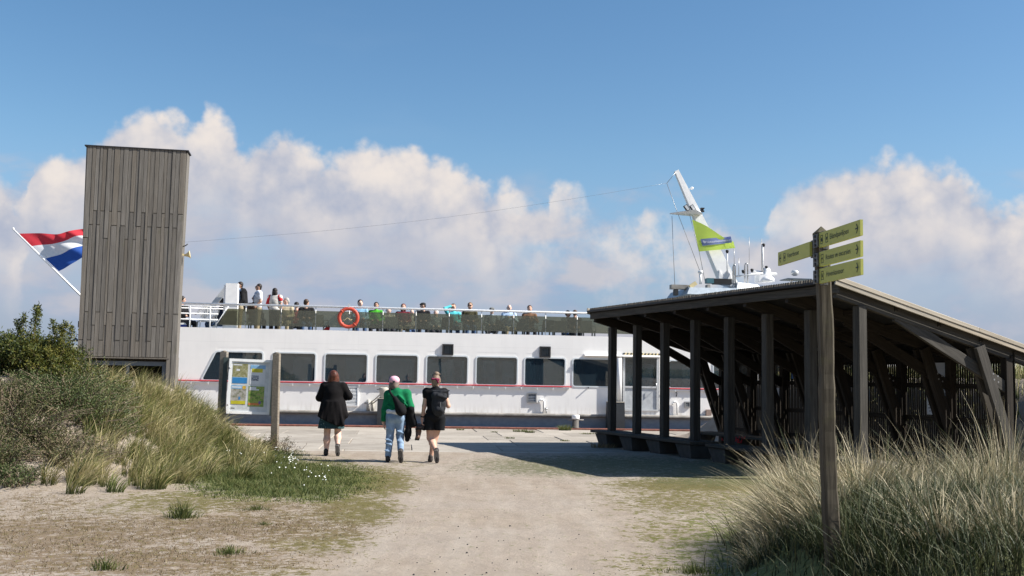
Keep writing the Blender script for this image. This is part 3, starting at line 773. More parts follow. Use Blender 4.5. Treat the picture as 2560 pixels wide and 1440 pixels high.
    for i in range(len(posts)):
        b = posts[i]-.012
        if i == 0: poly = [(ug1,GB),(b,GB),(b,GT),(ug0,GT)]
        else: a = posts[i-1]+.012; poly = [(a,GB),(b,GB),(b,GT),(a,GT)]
        g = MB().prism(poly, 1, .295, .303).build('glass_screen', M['screen_glass'], ferry); fix_normals(g.data)
    # white locker pillar near the stern with sloping panel
    (ua, zt_), (ub, _) = sv(567, 709, .5), sv(597, 709, .5)
    MB().box((ua,.32,ZDK), (ub,.62,zt_)).box((ua-.06,.36,ZDK), (ua,.58,zt_-.05)).build('locker_pillar', M['white'], ferry)
    a, b = sv(536, 757, .8), sv(562, 722, .8)
    MB().beam((a[0]-.35,.8,a[1]-.5), (b[0]+.05,.8,b[1]), .12, .16).build('stair_side', M['alu'], ferry)
    # flag staff at the stern
    p1 = sv(33, 573, 3.4); p0 = sv(205, 742, 3.4)
    k = 1.18; q = (p1[0]+(p0[0]-p1[0])*k, p1[1]+(p0[1]-p1[1])*k)
    MB().tube([(q[0],3.4,q[1]),(p1[0],3.4,p1[1])], [.04,.028], 8).lathe([(.0,-.03),(.04,0),(.03,.05),(0,.07)], (p1[0],3.4,p1[1]), 8).build('flag_staff', M['white'], ferry)
    st = MB().box((q[0]-.1,3.2,ZDK), (q[0]+.25,3.6,q[1]+.1)).build('staff_socket', M['white'], ferry)
    return (p1, p0)
staff = build_ferry()

def wheelhouse():
    V = 2.6
    a, zt = sv(1712, 727, V); b, _ = sv(1962, 724, V)
    zr = sv(1800, 717, V)[1]
    m = MB(); m.box((a+.2,V,ZDK), (b,V+2.4,zr-.32)); w = m.build('wheelhouse', M['hull_white'], ferry)
    n = 6
    for i in range(n):
        x0 = a+.35+(b-a-.5)*i/n; x1 = x0+(b-a-.5)/n-.12
        f = MB().ring([(x0,zr-1.35),(x1,zr-1.35),(x1,zr-.6),(x0,zr-.6)], [(x0+.05,zr-1.3),(x1-.05,zr-1.3),(x1-.05,zr-.65),(x0+.05,zr-.65)], 1, V-.03, V).build('window', M['window_frame'], w); fix_normals(f.data)
        MB().box((x0+.05,V-.012,zr-1.3), (x1-.05,V-.004,zr-.65)).build('pane', M['dark'], f)
    rf = MB(); c1 = sv(1842, 700, V)[0]; c2 = sv(1960, 706, V)[1]
    rf.hexa([(a,V-.3,zr-.32),(b+.4,V-.3,zr-.32),(b+.4,V+2.7,zr-.32),(a,V+2.7,zr-.32),(a+.15,V-.1,zr-.06),(b+.2,V-.1,zr-.03),(b+.2,V+2.5,zr-.03),(a+.15,V+2.5,zr-.06)])
    u0 = sv(1845, 700, V)[0]; u1 = sv(1962, 700, V)[0]; zz = sv(1850, 705, V)[1]
    rf.hexa([(u0,V+.1,zr-.05),(u1,V+.1,zr-.05),(u1,V+2.2,zr-.05),(u0,V+2.2,zr-.05),(u0+.1,V+.3,zz+.02),(u1-.3,V+.3,zz-.1),(u1-.3,V+2,zz-.1),(u0+.1,V+2,zz+.02)])
    rf.m[:6] = [1]*6; rf.build('wheelhouse_roof', [M['white'], flat('roof_grey_shade', (.33,.38,.43), .5)], ferry)  # lower slab's blue-grey has the roof side's shade put into it
    def P(px, py, v=V+.6): u, z = sv(px, py, v); return (u, v, z)
    # raked mast
    vm = V+1.0
    T0, T1, B0, B1 = P(1686,429,vm), P(1695,425,vm), P(1797,700,vm), P(1843,712,vm)
    T0 = Vector(T0); T1 = Vector(T1); B0 = Vector(B0); B1 = Vector(B1); dd = Vector((0,.22,0)); dt = Vector((0,.08,0))
    B0 += (B0-T0)*.04; B1 += (B1-T1)*.04
    mast = MB().hexa([B0-dd,B1-dd,B1+dd,B0+dd,T0-dt,T1-dt,T1+dt,T0+dt]).build('mast', M['white'], ferry)
    s0, s1 = P(1675,534,vm), P(1748,536,vm)
    MB().hexa([(s0[0],vm-.04,s0[2]-.015),(s1[0],vm-.5,s1[2]-.05),(s1[0],vm+.3,s1[2]-.05),(s0[0],vm+.04,s0[2]-.015),(s0[0],vm-.04,s0[2]+.02),(s1[0]-.3,vm-.5,s1[2]+.1),(s1[0]-.3,vm+.3,s1[2]+.1),(s0[0],vm+.04,s0[2]+.02)]).build('crosstree', M['white'], mast)
    for px, py in ((1716,520),(1731,520)):
        c = P(px, py, vm-.3); g = MB().beam((c[0]-.06,c[1],c[2]+.10), (c[0]+.08,c[1],c[2]-.10), .16, .12).build('floodlight', M['dark'], mast)
        MB().beam((c[0]-.062,c[1]-.085,c[2]+.08), (c[0]+.06,c[1]-.085,c[2]-.08), .01, .09).build('lens', M['alu'], g)
    c = P(1755, 525, vm); MB().box((c[0]-.07,c[1]-.08,c[2]-.08), (c[0]+.07,c[1]+.08,c[2]-.03)).box((c[0]-.05,c[1]-.05,c[2]-.03), (c[0]+.05,c[1]+.05,c[2]+.04)).box((c[0]-.06,c[1]-.07,c[2]+.04), (c[0]+.08,c[1]+.07,c[2]+.08)).build('camera_box', M['dark'], mast)
    c = P(1730, 471, vm); MB().lathe([(0,-.05),(.05,-.03),(.06,.03),(0,.07)], c, 10).tube([(c[0]-.15,c[1],c[2]-.03),(c[0],c[1],c[2]-.03)], .015, 6).build('mast_lamp', M['white'], mast)
    for ax in (1800, 1822):
        q0, q1 = P(ax,700,vm-.24), P(ax+6,675,vm-.24); MB().prism([(q0[0]-.05,q0[2]-.1),(q0[0]+.18,q0[2]-.1),(q1[0]-.12,q1[2])], 1, vm-.26, vm-.2).build('gusset', M['white'], mast)
    # rigging
    for i, pth in enumerate(([(1680,540),(1683,620),(1687,712)], [(1667,458),(1695,535),(1720,600),(1749,676)], [(1724,536),(1748,630),(1763,706)], [(1689,431),(1667,458)])):
        MB().tube([P(*q, vm-.1) for q in pth], .010, 5).build('halyard', M['bolt'], mast)
    wire = []
    for i in range(25):
        t = i/24; px = 1667+(455-1667)*t; py = 458+(606-458)*t+ 18*math.sin(math.pi*t)
        wire.append(P(px, py, vm+(3.4-vm)*t))
    MB().tube(wire, .0035, 4).build('aerial_wire', M['bolt'], mast)
    # things fixed to the wheelhouse roof
    def tube(name, mat, pts, r, v=V+.4, parent=mast): return MB().tube([P(*q, v) for q in pts], r, 8).build(name, M[mat], parent)
    roof = [o for o in ferry.children if o.name.startswith('wheelhouse_roof')][0]
    def boxp(name, mat, p, q, v=V+.2, d=.3):
        (a_, _, c_), (b_, _, d_) = P(*p, v), P(*q, v); return MB().box((a_,v,d_), (b_,v+d,c_)).build(name, mat, roof)
    boxp('search_light_bar', M['strake'], (1679,711), (1721,723)); boxp('bar_leg', M['dark'], (1688,723), (1696,738))
    boxp('teal_box', flat('teal', (.05,.14,.17), .5), (1768,695), (1785,708)); boxp('air_intake', M['black'], (1785.5,696), (1830,711))
    boxp('roof_support', M['strake'], (1769,711), (1776,728))
    c = P(1733, 714, V+.1); MB().beam((c[0]-.13,c[1],c[2]-.06), (c[0]+.10,c[1],c[2]+.10), .16, .14).build('roof_floodlight', M['cream'], roof)
    tube('roof_post', 'white', [(1751,710),(1751,684)], .05, parent=roof); tube('roof_post', 'white', [(1751,683),(1751,677)], .09, parent=roof)
    for x0, x1, t in ((1833,1838,662),(1862,1869,659)):
        tube('exhaust_pipe', 'steel', [(x0,712),(x0,t+4),(x0+1.5,t),(x1-1,t),(x1,t+4),(x1,718)], .03, parent=roof)
    for x, t, b, r in ((1907,612,680,.028),(1904,597,680,.010),(1818,628,680,.025),(1873,592,660,.007),(1847,645,690,.012),(1835.5,622,665,.010)):
        tube('whip_aerial', 'white' if r > .02 else 'bolt', [(x,b),(x,t)], r, parent=roof)
    for x, y in ((1909,613),(1818,629),(1858,679),(1880,676),(1916,669)):
        c = P(x, y, V+.4); MB().lathe([(.03,-.07),(.05,-.03),(.065,.03),(.05,.06),(0,.07)], c, 8).build('navigation_light', M['dark'], roof)
    tube('aerial_bar', 'white', [(1841,691),(1912,682)], .035, parent=roof)
    b1 = boxp('radar_base', M['white'], (1898,686), (1925,704), V+.3, .5); MB().lathe([(.32,0),(.30,.12),(.2,.2),(.17,.42),(.14,.5)], P(1915,704,V+.5), 12).build('radar_pedestal', M['white'], roof)
    c0, c1 = P(1884,679,V+.5), P(1941,686,V+.5); MB().beam(c0, c1, .14, .11, ch=.03).build('radar_scanner', M['white'], roof)
    c = P(1987, 683, V+.4); MB().lathe([(.05,-.1),(.13,-.06),(.14,.05),(.1,.1),(0,.12)], c, 12).build('search_light', M['alu'], roof)
    boxp('solar_panel', flat('panel_blue', (.05,.07,.10), .3), (1969,695), (2030,699), V+.1, .8); tube('panel_leg', 'white', [(1978,699),(1978,710)], .05, parent=roof)
    return P, vm
PM, VM = wheelhouse()

# ------------------------------------------------------------------ flags
def flag_grid(c00, c10, c11, c01, nx, ny, wave):
    """corners are 3D points: hoist-top, fly-top, fly-bottom, hoist-bottom"""
    c00, c10, c11, c01 = map(Vector, (c00, c10, c11, c01))
    def at(s, t):
        p = c00*(1-s)*(1-t)+c10*s*(1-t)+c11*s*t+c01*(1-s)*t; return p+wave(s, t)
    vs = [at(i/nx, j/ny) for j in range(ny+1) for i in range(nx+1)]
    fs = [(j*(nx+1)+i, j*(nx+1)+i+1, (j+1)*(nx+1)+i+1, (j+1)*(nx+1)+i) for j in range(ny) for i in range(nx)]
    return vs, fs, at
def dutch_flag():
    v = 3.4
    def P(px, py): u, z = sv(px, py, v); return Vector((u, v, z))
    def wave(s, t): return Vector((.10*s*math.sin(2.2*t*3+s*4), (.30*math.sin(7*s+2.5*t)+.13*math.sin(17*s-5*t))*s, .08*s*math.sin(9*s+4*t)-.05*s*math.sin(5*s)))
    vs, fs, _ = flag_grid(P(46,584), P(235,579), P(262,612), P(147,678), 36, 30, wave)
    m = MB(); m.add(vs, fs, 0, True); m.m = [int((k//36)/10) for k in range(len(fs))]
    o = m.build('ensign_flag', [M['flag_red'], M['flag_white'], M['flag_blue']]); o.matrix_world = SM
    tag(o, 'red white and blue striped flag blowing from the stern staff left of the tower', 'flag')
dutch_flag()
def green_flag():
    v = VM-.50
    def P(px, py): u, z = sv(px, py, v); return Vector((u, v, z))
    def wave(s, t): return Vector((0, -.10*math.sin(5*s+1.5*t)*s, .035*math.sin(6.5*s)*(1-t)))
    root = thing('pennant_flag', 'bright lime green flag with a blue lettered band flying from the ferry mast', 'flag'); root.matrix_world = SM
    vs, fs, at = flag_grid(P(1730,549), P(1836,604), P(1837.5,620), P(1748,629), 26, 18, wave)
    MB().add(vs, fs, 0, True).build('cloth', M['flag_green'], root)
    S0, S1, T0, T1 = .045, .96, .48, .82
    off = Vector((0, -.012, 0))
    def band(s, t): return Vector(PB(s, t))
    cb = [P(1750.5,598), P(1827,591), P(1830.5,606), P(1756,615)]
    def PB(s, t):
        p = cb[0]*(1-s)*(1-t)+cb[1]*s*(1-t)+cb[2]*s*t+cb[3]*(1-s)*t
        return p+Vector((0, -.10*math.sin(5*s+1.0)*s-.02, 0))
    vs = [PB(i/20, j/4) for j in range(5) for i in range(21)]
    fs = [(j*21+i, j*21+i+1, (j+1)*21+i+1, (j+1)*21+i) for j in range(4) for i in range(20)]
    MB().add(vs, fs, 0, True).build('band', M['flag_panel'], root)
    tx = bpy.data.curves.new('text', 'FONT'); tx.body = 'Natuurmonumenten'; tx.size = 1; tx.offset = .012
    ob = bpy.data.objects.new('text', tx); me = bpy.data.meshes.new_from_object(ob); bpy.data.objects.remove(ob)
    xm = max(q.co.x for q in me.vertices)
    for q in me.vertices:
        s = .16+.82*q.co.x/xm; t = .70-q.co.y*.52; q.co = PB(s, t)+Vector((0, -.012, 0))
    me.materials.append(M['flag_letter']); link('lettering', me, root)
    lf = MB()
    for k in range(3):
        c = [(.05+.03*k, .3+.08*k), (.075+.03*k, .2+.05*k), (.10+.025*k, .45), (.07+.02*k, .7)]
        lf.add([PB(*q)+Vector((0, -.012, 0)) for q in c], [(0,1,2,3)])
    lf.build('emblem', M['flag_letter'], root)
green_flag()

# ------------------------------------------------------------------ life buoy on the rail
def lifebuoy():
    u, z = sv(870.5, 793.5); R, r = .30, .058
    o = thing('lifebuoy', 'orange lifebuoy ring hanging on the deck rail in front of the glass screens', 'lifebuoy'); o.matrix_world = SM @ Matrix.Translation((u, .20, z))
    m = MB(); n, k = 40, 10
    vs = [((R+r*math.cos(b))*math.cos(a), r*.75*math.sin(b), (R+r*math.cos(b))*math.sin(a)) for a in np.linspace(0, 2*math.pi, n, False) for b in np.linspace(0, 2*math.pi, k, False)]
    fs = [(i*k+j, i*k+(j+1) % k, ((i+1) % n)*k+(j+1) % k, ((i+1) % n)*k+j) for i in range(n) for j in range(k)]
    ring = m.add(vs, fs, 0, True).build('ring', M['buoy_orange'], o); fix_normals(ring.data)
    for a in (45, 135, 225, 315):
        a = rad(a); MB().tube([((R-r*1.15)*math.cos(a),0,(R-r*1.15)*math.sin(a)),(R*math.cos(a),-.05,R*math.sin(a)),((R+r*1.15)*math.cos(a),0,(R+r*1.15)*math.sin(a))], .017, 6).build('band', flat('buoy_band', (.55,.10,.06), .5), o)
    MB().box((-.03,-.03,R-.02), (.03,.06,R+.16)).build('hanger', M['alu'], o)
    MB().tube([(R*.7*math.cos(t)*.6-.02, -.02, -.05-.04*math.sin(3*t)) for t in np.linspace(0, 3, 14)], .008, 5).build('cord', M['cream'], o)
lifebuoy()
# ------------------------------------------------------------------ open timber shelter on the right
def build_shelter():
    m_ = .38; L = math.hypot(m_, 1); Op = Vector((5.73, 17.35, 0)); rz = math.atan2(m_/L, 1/L)
    t = thing('shelter', 'open fronted timber shelter with a sloping plank roof beside the path', 'shelter', Op, rz)
    SP, N = 1.304, 8; yF, yN = 9.30, -.17; gb = gzf(4.6, 20)-.06
    zr = lambda x: 3.35-.253*(x+.6)
    nrm = Vector((.253, 0, 1)).normalized()
    x0, x1 = -.6, 3.75
    W = M['shed_wood']
    # roof: slats on edge running down the slope
    Ls = math.hypot(x1-x0, zr(x0)-zr(x1)); pitch = .0705
    sl = [MB().beam((0,0,0), (Ls,0,0), .046, .05, ch=.004).mesh('roof_slat', M['slat_roof']) for _ in range(1)]
    ns = int((yF-yN-.1)/pitch)
    rot = Euler((0, math.atan(.253), 0))
    for i in range(ns):
        y = yN+.08+i*pitch
        o = link('roof_slat', sl[0], t, Vector((x0-RNG.uniform(0,.012), y, zr(x0)-.025)), rot)
    # boarding below the slats, fascia at the eave
    bd = MB(); bd.hexa([(x0+.03,yN+.06,zr(x0+.03)-.085),(x1-.03,yN+.06,zr(x1-.03)-.085),(x1-.03,yF,zr(x1-.03)-.085),(x0+.03,yF,zr(x0+.03)-.085),
                        (x0+.03,yN+.06,zr(x0+.03)-.053),(x1-.03,yN+.06,zr(x1-.03)-.053),(x1-.03,yF,zr(x1-.03)-.053),(x0+.03,yF,zr(x0+.03)-.053)])
    bd.build('roof_sheet', M['dark'], t)
    timber('eave_board', (x0-.004,yN+.03,zr(x0)-.072), (x0-.004,yF+.01,zr(x0)-.072), .03, .045, M['dark'], t)
    timber('fascia', (x0+.09,yN+.05,zr(x0+.09)-.165), (x0+.09,yF,zr(x0+.09)-.165), .05, .15, W, t)
    timber('rear_fascia', (x1-.05,yN+.05,zr(x1)-.15), (x1-.05,yF,zr(x1)-.15), .05, .12, W, t)
    # verge boards at the near and far ends: two stacked planks in lengths
    for y, s in ((yN,-1),(yF+.02,1)):
        for k, (dz, dy) in enumerate(((-.022,0),(-.098,.012))):
            cut = [x0-.01, 2.35 if k == 0 else 1.5, x1+.02]
            for a, b in zip(cut, cut[1:]):
                timber('verge_board', (a+.003, y-s*dy, zr(a)+dz), (b-.003, y-s*dy, zr(b)+dz), .03, .072, M['roof_wood'], t, up=(0,1,0) if False else (0,0,1))
    # frames
    xr = 3.12
    pz = lambda x: zr(x)-.085
    for i in range(N):
        y = i*SP
        V = M['inner_shade_wood']; timber('rafter', (x0+.12,y,pz(x0+.12)-.115), (x1-.12,y,pz(x1-.12)-.115), .09, .21, V if i else W, t)
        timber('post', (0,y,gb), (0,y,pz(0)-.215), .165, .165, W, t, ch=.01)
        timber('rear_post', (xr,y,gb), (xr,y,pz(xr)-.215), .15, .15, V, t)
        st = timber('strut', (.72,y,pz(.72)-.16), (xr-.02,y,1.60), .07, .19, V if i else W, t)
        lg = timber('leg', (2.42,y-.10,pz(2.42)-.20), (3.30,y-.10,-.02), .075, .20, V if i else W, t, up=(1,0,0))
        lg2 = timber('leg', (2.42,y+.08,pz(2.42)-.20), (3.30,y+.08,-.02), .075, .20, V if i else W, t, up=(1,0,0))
        if i < 3:
            for a, b in ((-.05,.04),(.05,.0),(-.03,-.06),(.06,-.10)):
                q = MB().lathe([(.0,-.008),(.016,-.006),(.018,0)], n=8).build('bolt', M['bolt'], t, (2.735+a, y-.139, 1.80+b), (rad(90), 0, 0))
    # purlins under the boarding
    for x in (.7, 1.6, 2.5):
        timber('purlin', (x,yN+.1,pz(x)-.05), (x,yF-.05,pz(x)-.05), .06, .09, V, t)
    # rear wall of upright slats with gaps, on rails
    zt = pz(xr+.1)-.03
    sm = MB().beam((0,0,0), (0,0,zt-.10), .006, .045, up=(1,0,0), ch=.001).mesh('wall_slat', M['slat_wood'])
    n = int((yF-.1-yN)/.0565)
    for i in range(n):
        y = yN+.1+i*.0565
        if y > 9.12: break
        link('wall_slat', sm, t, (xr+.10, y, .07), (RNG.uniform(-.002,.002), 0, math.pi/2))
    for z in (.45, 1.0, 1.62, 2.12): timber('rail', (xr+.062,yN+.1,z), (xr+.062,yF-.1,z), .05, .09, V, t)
    # paper notices on the rear wall
    wp = flat('notice_white', (.62,.63,.66), .6, var=.03)
    def notice(y0, y1, z0, z1, mat, rows, label):
        q = MB().box((xr-.012,y0,z0), (xr-.004,y1,z1)).build('notice', mat, t); q['label'] = label
        r = MB()
        for (a, b, c, d) in rows: r.box((xr-.0165,y0+(y1-y0)*a,z0+(z1-z0)*c), (xr-.0145,y0+(y1-y0)*b,z0+(z1-z0)*d))
        if rows: r.build('print', M['dark'], q)
    y0 = 1.28
    rows = [(.1,.9,.47,.475)]+[(.86-.0*k,.94,.40-.07*k,.415-.07*k) for k in range(5)]+[(.2,.78,.405-.07*k,.412-.07*k) for k in range(5)]+[(.9-.16*k-.05,.9-.16*k,.06,.075) for k in range(5)]
    notice(1.28, 1.92, 1.07, 2.05, wp, rows, 'tall white notice sheet')
    notice(5.95, 6.2, 1.72, 1.98, flat('notice_blue', (.08,.2,.5), .6), [], 'small blue notice')
    notice(6.6, 6.9, 1.15, 1.5, wp, [(.2,.8,.5,.52)], 'small white notice')
    # benches: planks on tapered concrete feet
    def foot(len_top, w_top):
        a, b, c, d = len_top/2, len_top*.33, w_top/2, w_top*.36
        return MB().hexa([(-d,-b,0),(d,-b,0),(d,b,0),(-d,b,0),(-c,-a,.34),(c,-a,.34),(c,a,.34),(-c,a,.34)])
    fm = foot(.62, .60).mesh('foot', M['dark_concrete'])
    def bench(name_label, x, ya, yb, w, feet, zt=.385):
        c = t.matrix_basis; loc = Matrix.Translation(Op) @ Matrix.Rotation(rz, 4, 'Z') @ Vector((x, ya, gb))
        b = thing('bench', name_label, 'bench', loc, rz, 'benches under the timber shelter')
        k = 4; pw = w/k
        for i in range(k): timber('plank', (-w/2+pw*(i+.5), 0, zt-gb-.03), (-w/2+pw*(i+.5), yb-ya, zt-gb-.03), pw-.012, .06, W, b)
        for f in feet:
            o = link('foot', fm, b, (0, f-ya, 0)); 
            if w < .6: o.scale = (.75, .8, 1)
    bench('far front bench of grey planks along the shelter posts nearest the ship', 0, 4.84, 9.62, .70, [i*SP for i in (4,5,6,7)])
    bench('near front bench along the shelter posts ending beside the sunlit post', 0, -.45, 4.25, .70, [i*SP for i in (0,1,2,3)])
    bench('long rear bench against the slatted back wall of the shelter', 2.42, .4, 8.95, .50, [.9+1.6*i for i in range(6)])
    return Matrix.Translation(Op) @ Matrix.Rotation(rz, 4, 'Z')
SHM = build_shelter()

# ------------------------------------------------------------------ fingerpost
def text_obj(body, size, mat, parent, mtx, name='lettering', width=None):
    c = bpy.data.curves.new('text', 'FONT'); c.body = body; c.size = 1; c.extrude = .0; c.offset = .0
    tmp = bpy.data.objects.new('text', c); me = bpy.data.meshes.new_from_object(tmp); bpy.data.objects.remove(tmp)
    xs = [v.co.x for v in me.vertices]; xm = max(xs)-min(xs)
    sx = (width/xm) if width else size
    for v in me.vertices: v.co.x *= sx; v.co.y *= size
    me.materials.append(mat); o = link(name, me, parent); o.matrix_local = mtx; return o
def fingerpost():
    YP = 7.3; base = at_depth(2084, 1400, 7.42); base.z = 0; top = at_depth(2053, 583, YP+.06); g = gzf(base.x, base.y)
    t = thing('fingerpost', 'tall leaning wooden fingerpost with four yellow direction boards standing in the marram grass', 'signpost', (base.x, base.y, g))
    o0 = Vector((base.x, base.y, g))
    # a hewn post: stacked, slightly wandering square sections with chamfered corners and a pyramid top
    n = 26; vs = []
    for i in range(n+1):
        f = i/n; c = base.lerp(top, f)-o0; c.z = f*(top.z-g)-.3*(1-f)
        hw = .050-.004*f+RNG.uniform(-.003,.003); tw = rad(2+2*math.sin(f*5)); c.x += .006*math.sin(f*9+1); c.y += .004*math.sin(f*7)
        for a, b in ((-1,-.7),(-.7,-1),(.7,-1),(1,-.7),(1,.7),(.7,1),(-.7,1),(-1,.7)):
            x, y = a*hw, b*hw; vs.append((c.x+x*math.cos(tw)-y*math.sin(tw), c.y+x*math.sin(tw)+y*math.cos(tw), c.z))
    fs = [(i*8+k, i*8+(k+1) % 8, (i+1)*8+(k+1) % 8, (i+1)*8+k) for i in range(n) for k in range(8)]
    ap = len(vs); c = top-o0; vs.append((c.x, c.y, c.z+.05)); fs += [(n*8+k, n*8+(k+1) % 8, ap) for k in range(8)]
    MB().add(vs, fs).build('post', M['post_wood'], t)
    # boards: (label, text, near end px, top/bottom)
    def board(label, txt, y0, y1, zt, h, x0, x1, icons, arrow_end, tx0, tx1):
        """plane facing -X; y0 = end at the post, y1 = free end"""
        p0, p1 = Vector((x0, y0, 0)), Vector((x1, y1, 0)); d = (p1-p0); L = d.length; d /= L
        lf = y0 > y1            # points towards the viewer -> reads from the post outward
        left, right = (p0, p1) if lf else (p1, p0)
        ax = (right-left).normalized(); nz = Vector((0,0,1)); nn = ax.cross(nz)   # normal on the reading side
        MX = Matrix(((ax.x,0,nn.x,left.x-o0.x),(ax.y,0,nn.y,left.y-o0.y),(0,1,0,zt-h-g),(0,0,0,1)))
        b = MB().box((0,0,-.018), (L,h,0)).build('sign_board', M['sign_yellow'], t); b.matrix_local = MX; b['label'] = label
        z = .0015
        text_obj(txt, h*.50, M['sign_ink'], b, Matrix.Translation((tx0*L, h*.36, z)), width=(tx1-tx0)*L)
        a = MB(); s = h*.42; cx = arrow_end*L; cy = h*.5; sg = 1 if lf else -1
        a.add([(cx-sg*s*.5,cy-s*.11,z),(cx+sg*s*.32,cy-s*.11,z),(cx+sg*s*.32,cy+s*.11,z),(cx-sg*s*.5,cy+s*.11,z)], [(0,1,2,3)])
        for u in (1,-1): a.add([(cx+sg*s*.48,cy,z+.0003),(cx-sg*s*.02,cy+u*s*.72,z+.0003),(cx-sg*s*.26,cy+u*s*.72,z+.0003),(cx+sg*s*.20,cy,z+.0003)], [(0,1,2,3)])
        a.build('arrow', M['sign_ink'], b)
        for ic, kind in icons:
            m = MB(); s = h*.30; hs = s*.62; cx = ic*L; cy = h*.5; wq = .10
            m.ring([(cx-hs,cy-s),(cx+hs,cy-s),(cx+hs,cy+s),(cx-hs,cy+s)], [(cx-hs+.004,cy-s+.004),(cx+hs-.004,cy-s+.004),(cx+hs-.004,cy+s-.004),(cx-hs+.004,cy+s-.004)], 2, z-.001, z)
            if kind == 'house': m.add([(cx-hs*.55,cy-s*.45,z),(cx+hs*.55,cy-s*.45,z),(cx+hs*.55,cy+s*.1,z),(cx,cy+s*.5,z),(cx-hs*.55,cy+s*.1,z)], [(0,1,2,3,4)])
            if kind == 'cup': m.add([(cx-hs*.35,cy-s*.4,z),(cx+hs*.3,cy-s*.4,z),(cx+hs*.5,cy+s*.25,z),(cx-hs*.5,cy+s*.25,z)], [(0,1,2,3)])
            if kind == 'boat': m.add([(cx-hs*.4,cy-s*.4,z),(cx+hs*.4,cy-s*.4,z),(cx+hs*.6,cy-s*.05,z),(cx-hs*.6,cy-s*.05,z)], [(0,1,2,3)]).add([(cx-hs*.3,cy+s*.0,z),(cx+hs*.3,cy,z),(cx+hs*.2,cy+s*.35,z),(cx-hs*.3,cy+s*.35,z)], [(0,1,2,3)])
            if kind == 'walk': m.add([(cx-hs*.5,cy-s*.15,z),(cx+hs*.45,cy-s*.15,z),(cx+hs*.45,cy+s*.2,z),(cx-hs*.5,cy+s*.2,z)], [(0,1,2,3)])
            if kind == 'port': m.add([(cx-hs*.4,cy-s*.4,z),(cx+hs*.4,cy-s*.4,z),(cx+hs*.12,cy+s*.4,z),(cx-hs*.12,cy+s*.4,z)], [(0,1,2,3)])
            m.build('pictogram', M['sign_ink'], b)
        # bolted steel clamp on the post
        q = MB().box((-.028 if lf else L-.03,-.01,-.05), (.03 if lf else L+.028,h+.01,-.0185)).build('clamp', M['clamp'], b)
        q2 = MB().box((-.08,.005,-.012), (.0,h-.005,.012)).build('clamp_plate', M['clamp'], b) if lf else None
        if lf:
            for k in (.2,.5,.8): MB().lathe([(.0,.006),(.011,.004),(.012,0)], n=8).build('bolt', M['dark'], b, (-.04, h*k, .0125))
    xa, xb = at_depth(2050, 620, YP-.07).x, at_depth(2151, 600, YP/1.105).x
    zt1, zt2, zt3 = (at_depth(2062, y, YP-.09).z for y in (581, 629, 671)); yb = YP/1.105
    board('upper right board reading Eilandpaviljoen', 'Eilandpaviljoen', YP-.05, yb, zt1, .1015, xa, xb, [(.07,'house'),(.20,'cup')], .925, .275, .73)
    board('middle right board reading Routes en excursies', 'Routes en excursies', YP-.05, yb, zt2, .1015, xa, xb, [(.08,'walk')], .925, .17, .77)
    board('lower right board reading Havenkantoor', 'Havenkantoor', YP-.05, yb, zt3, .1015, xa, xb, [(.08,'port')], .925, .18, .61)
    yv = YP*1.098; ztv = at_depth(1983, 617, (YP+yv)/2).z
    board('left board pointing away reading Veerboot', 'Veerboot', YP+.06, yv, ztv, .1025, at_depth(2024, 620, YP+.06).x, at_depth(1945, 645, yv).x, [(.22,'boat')], .075, .31, .68)
fingerpost()

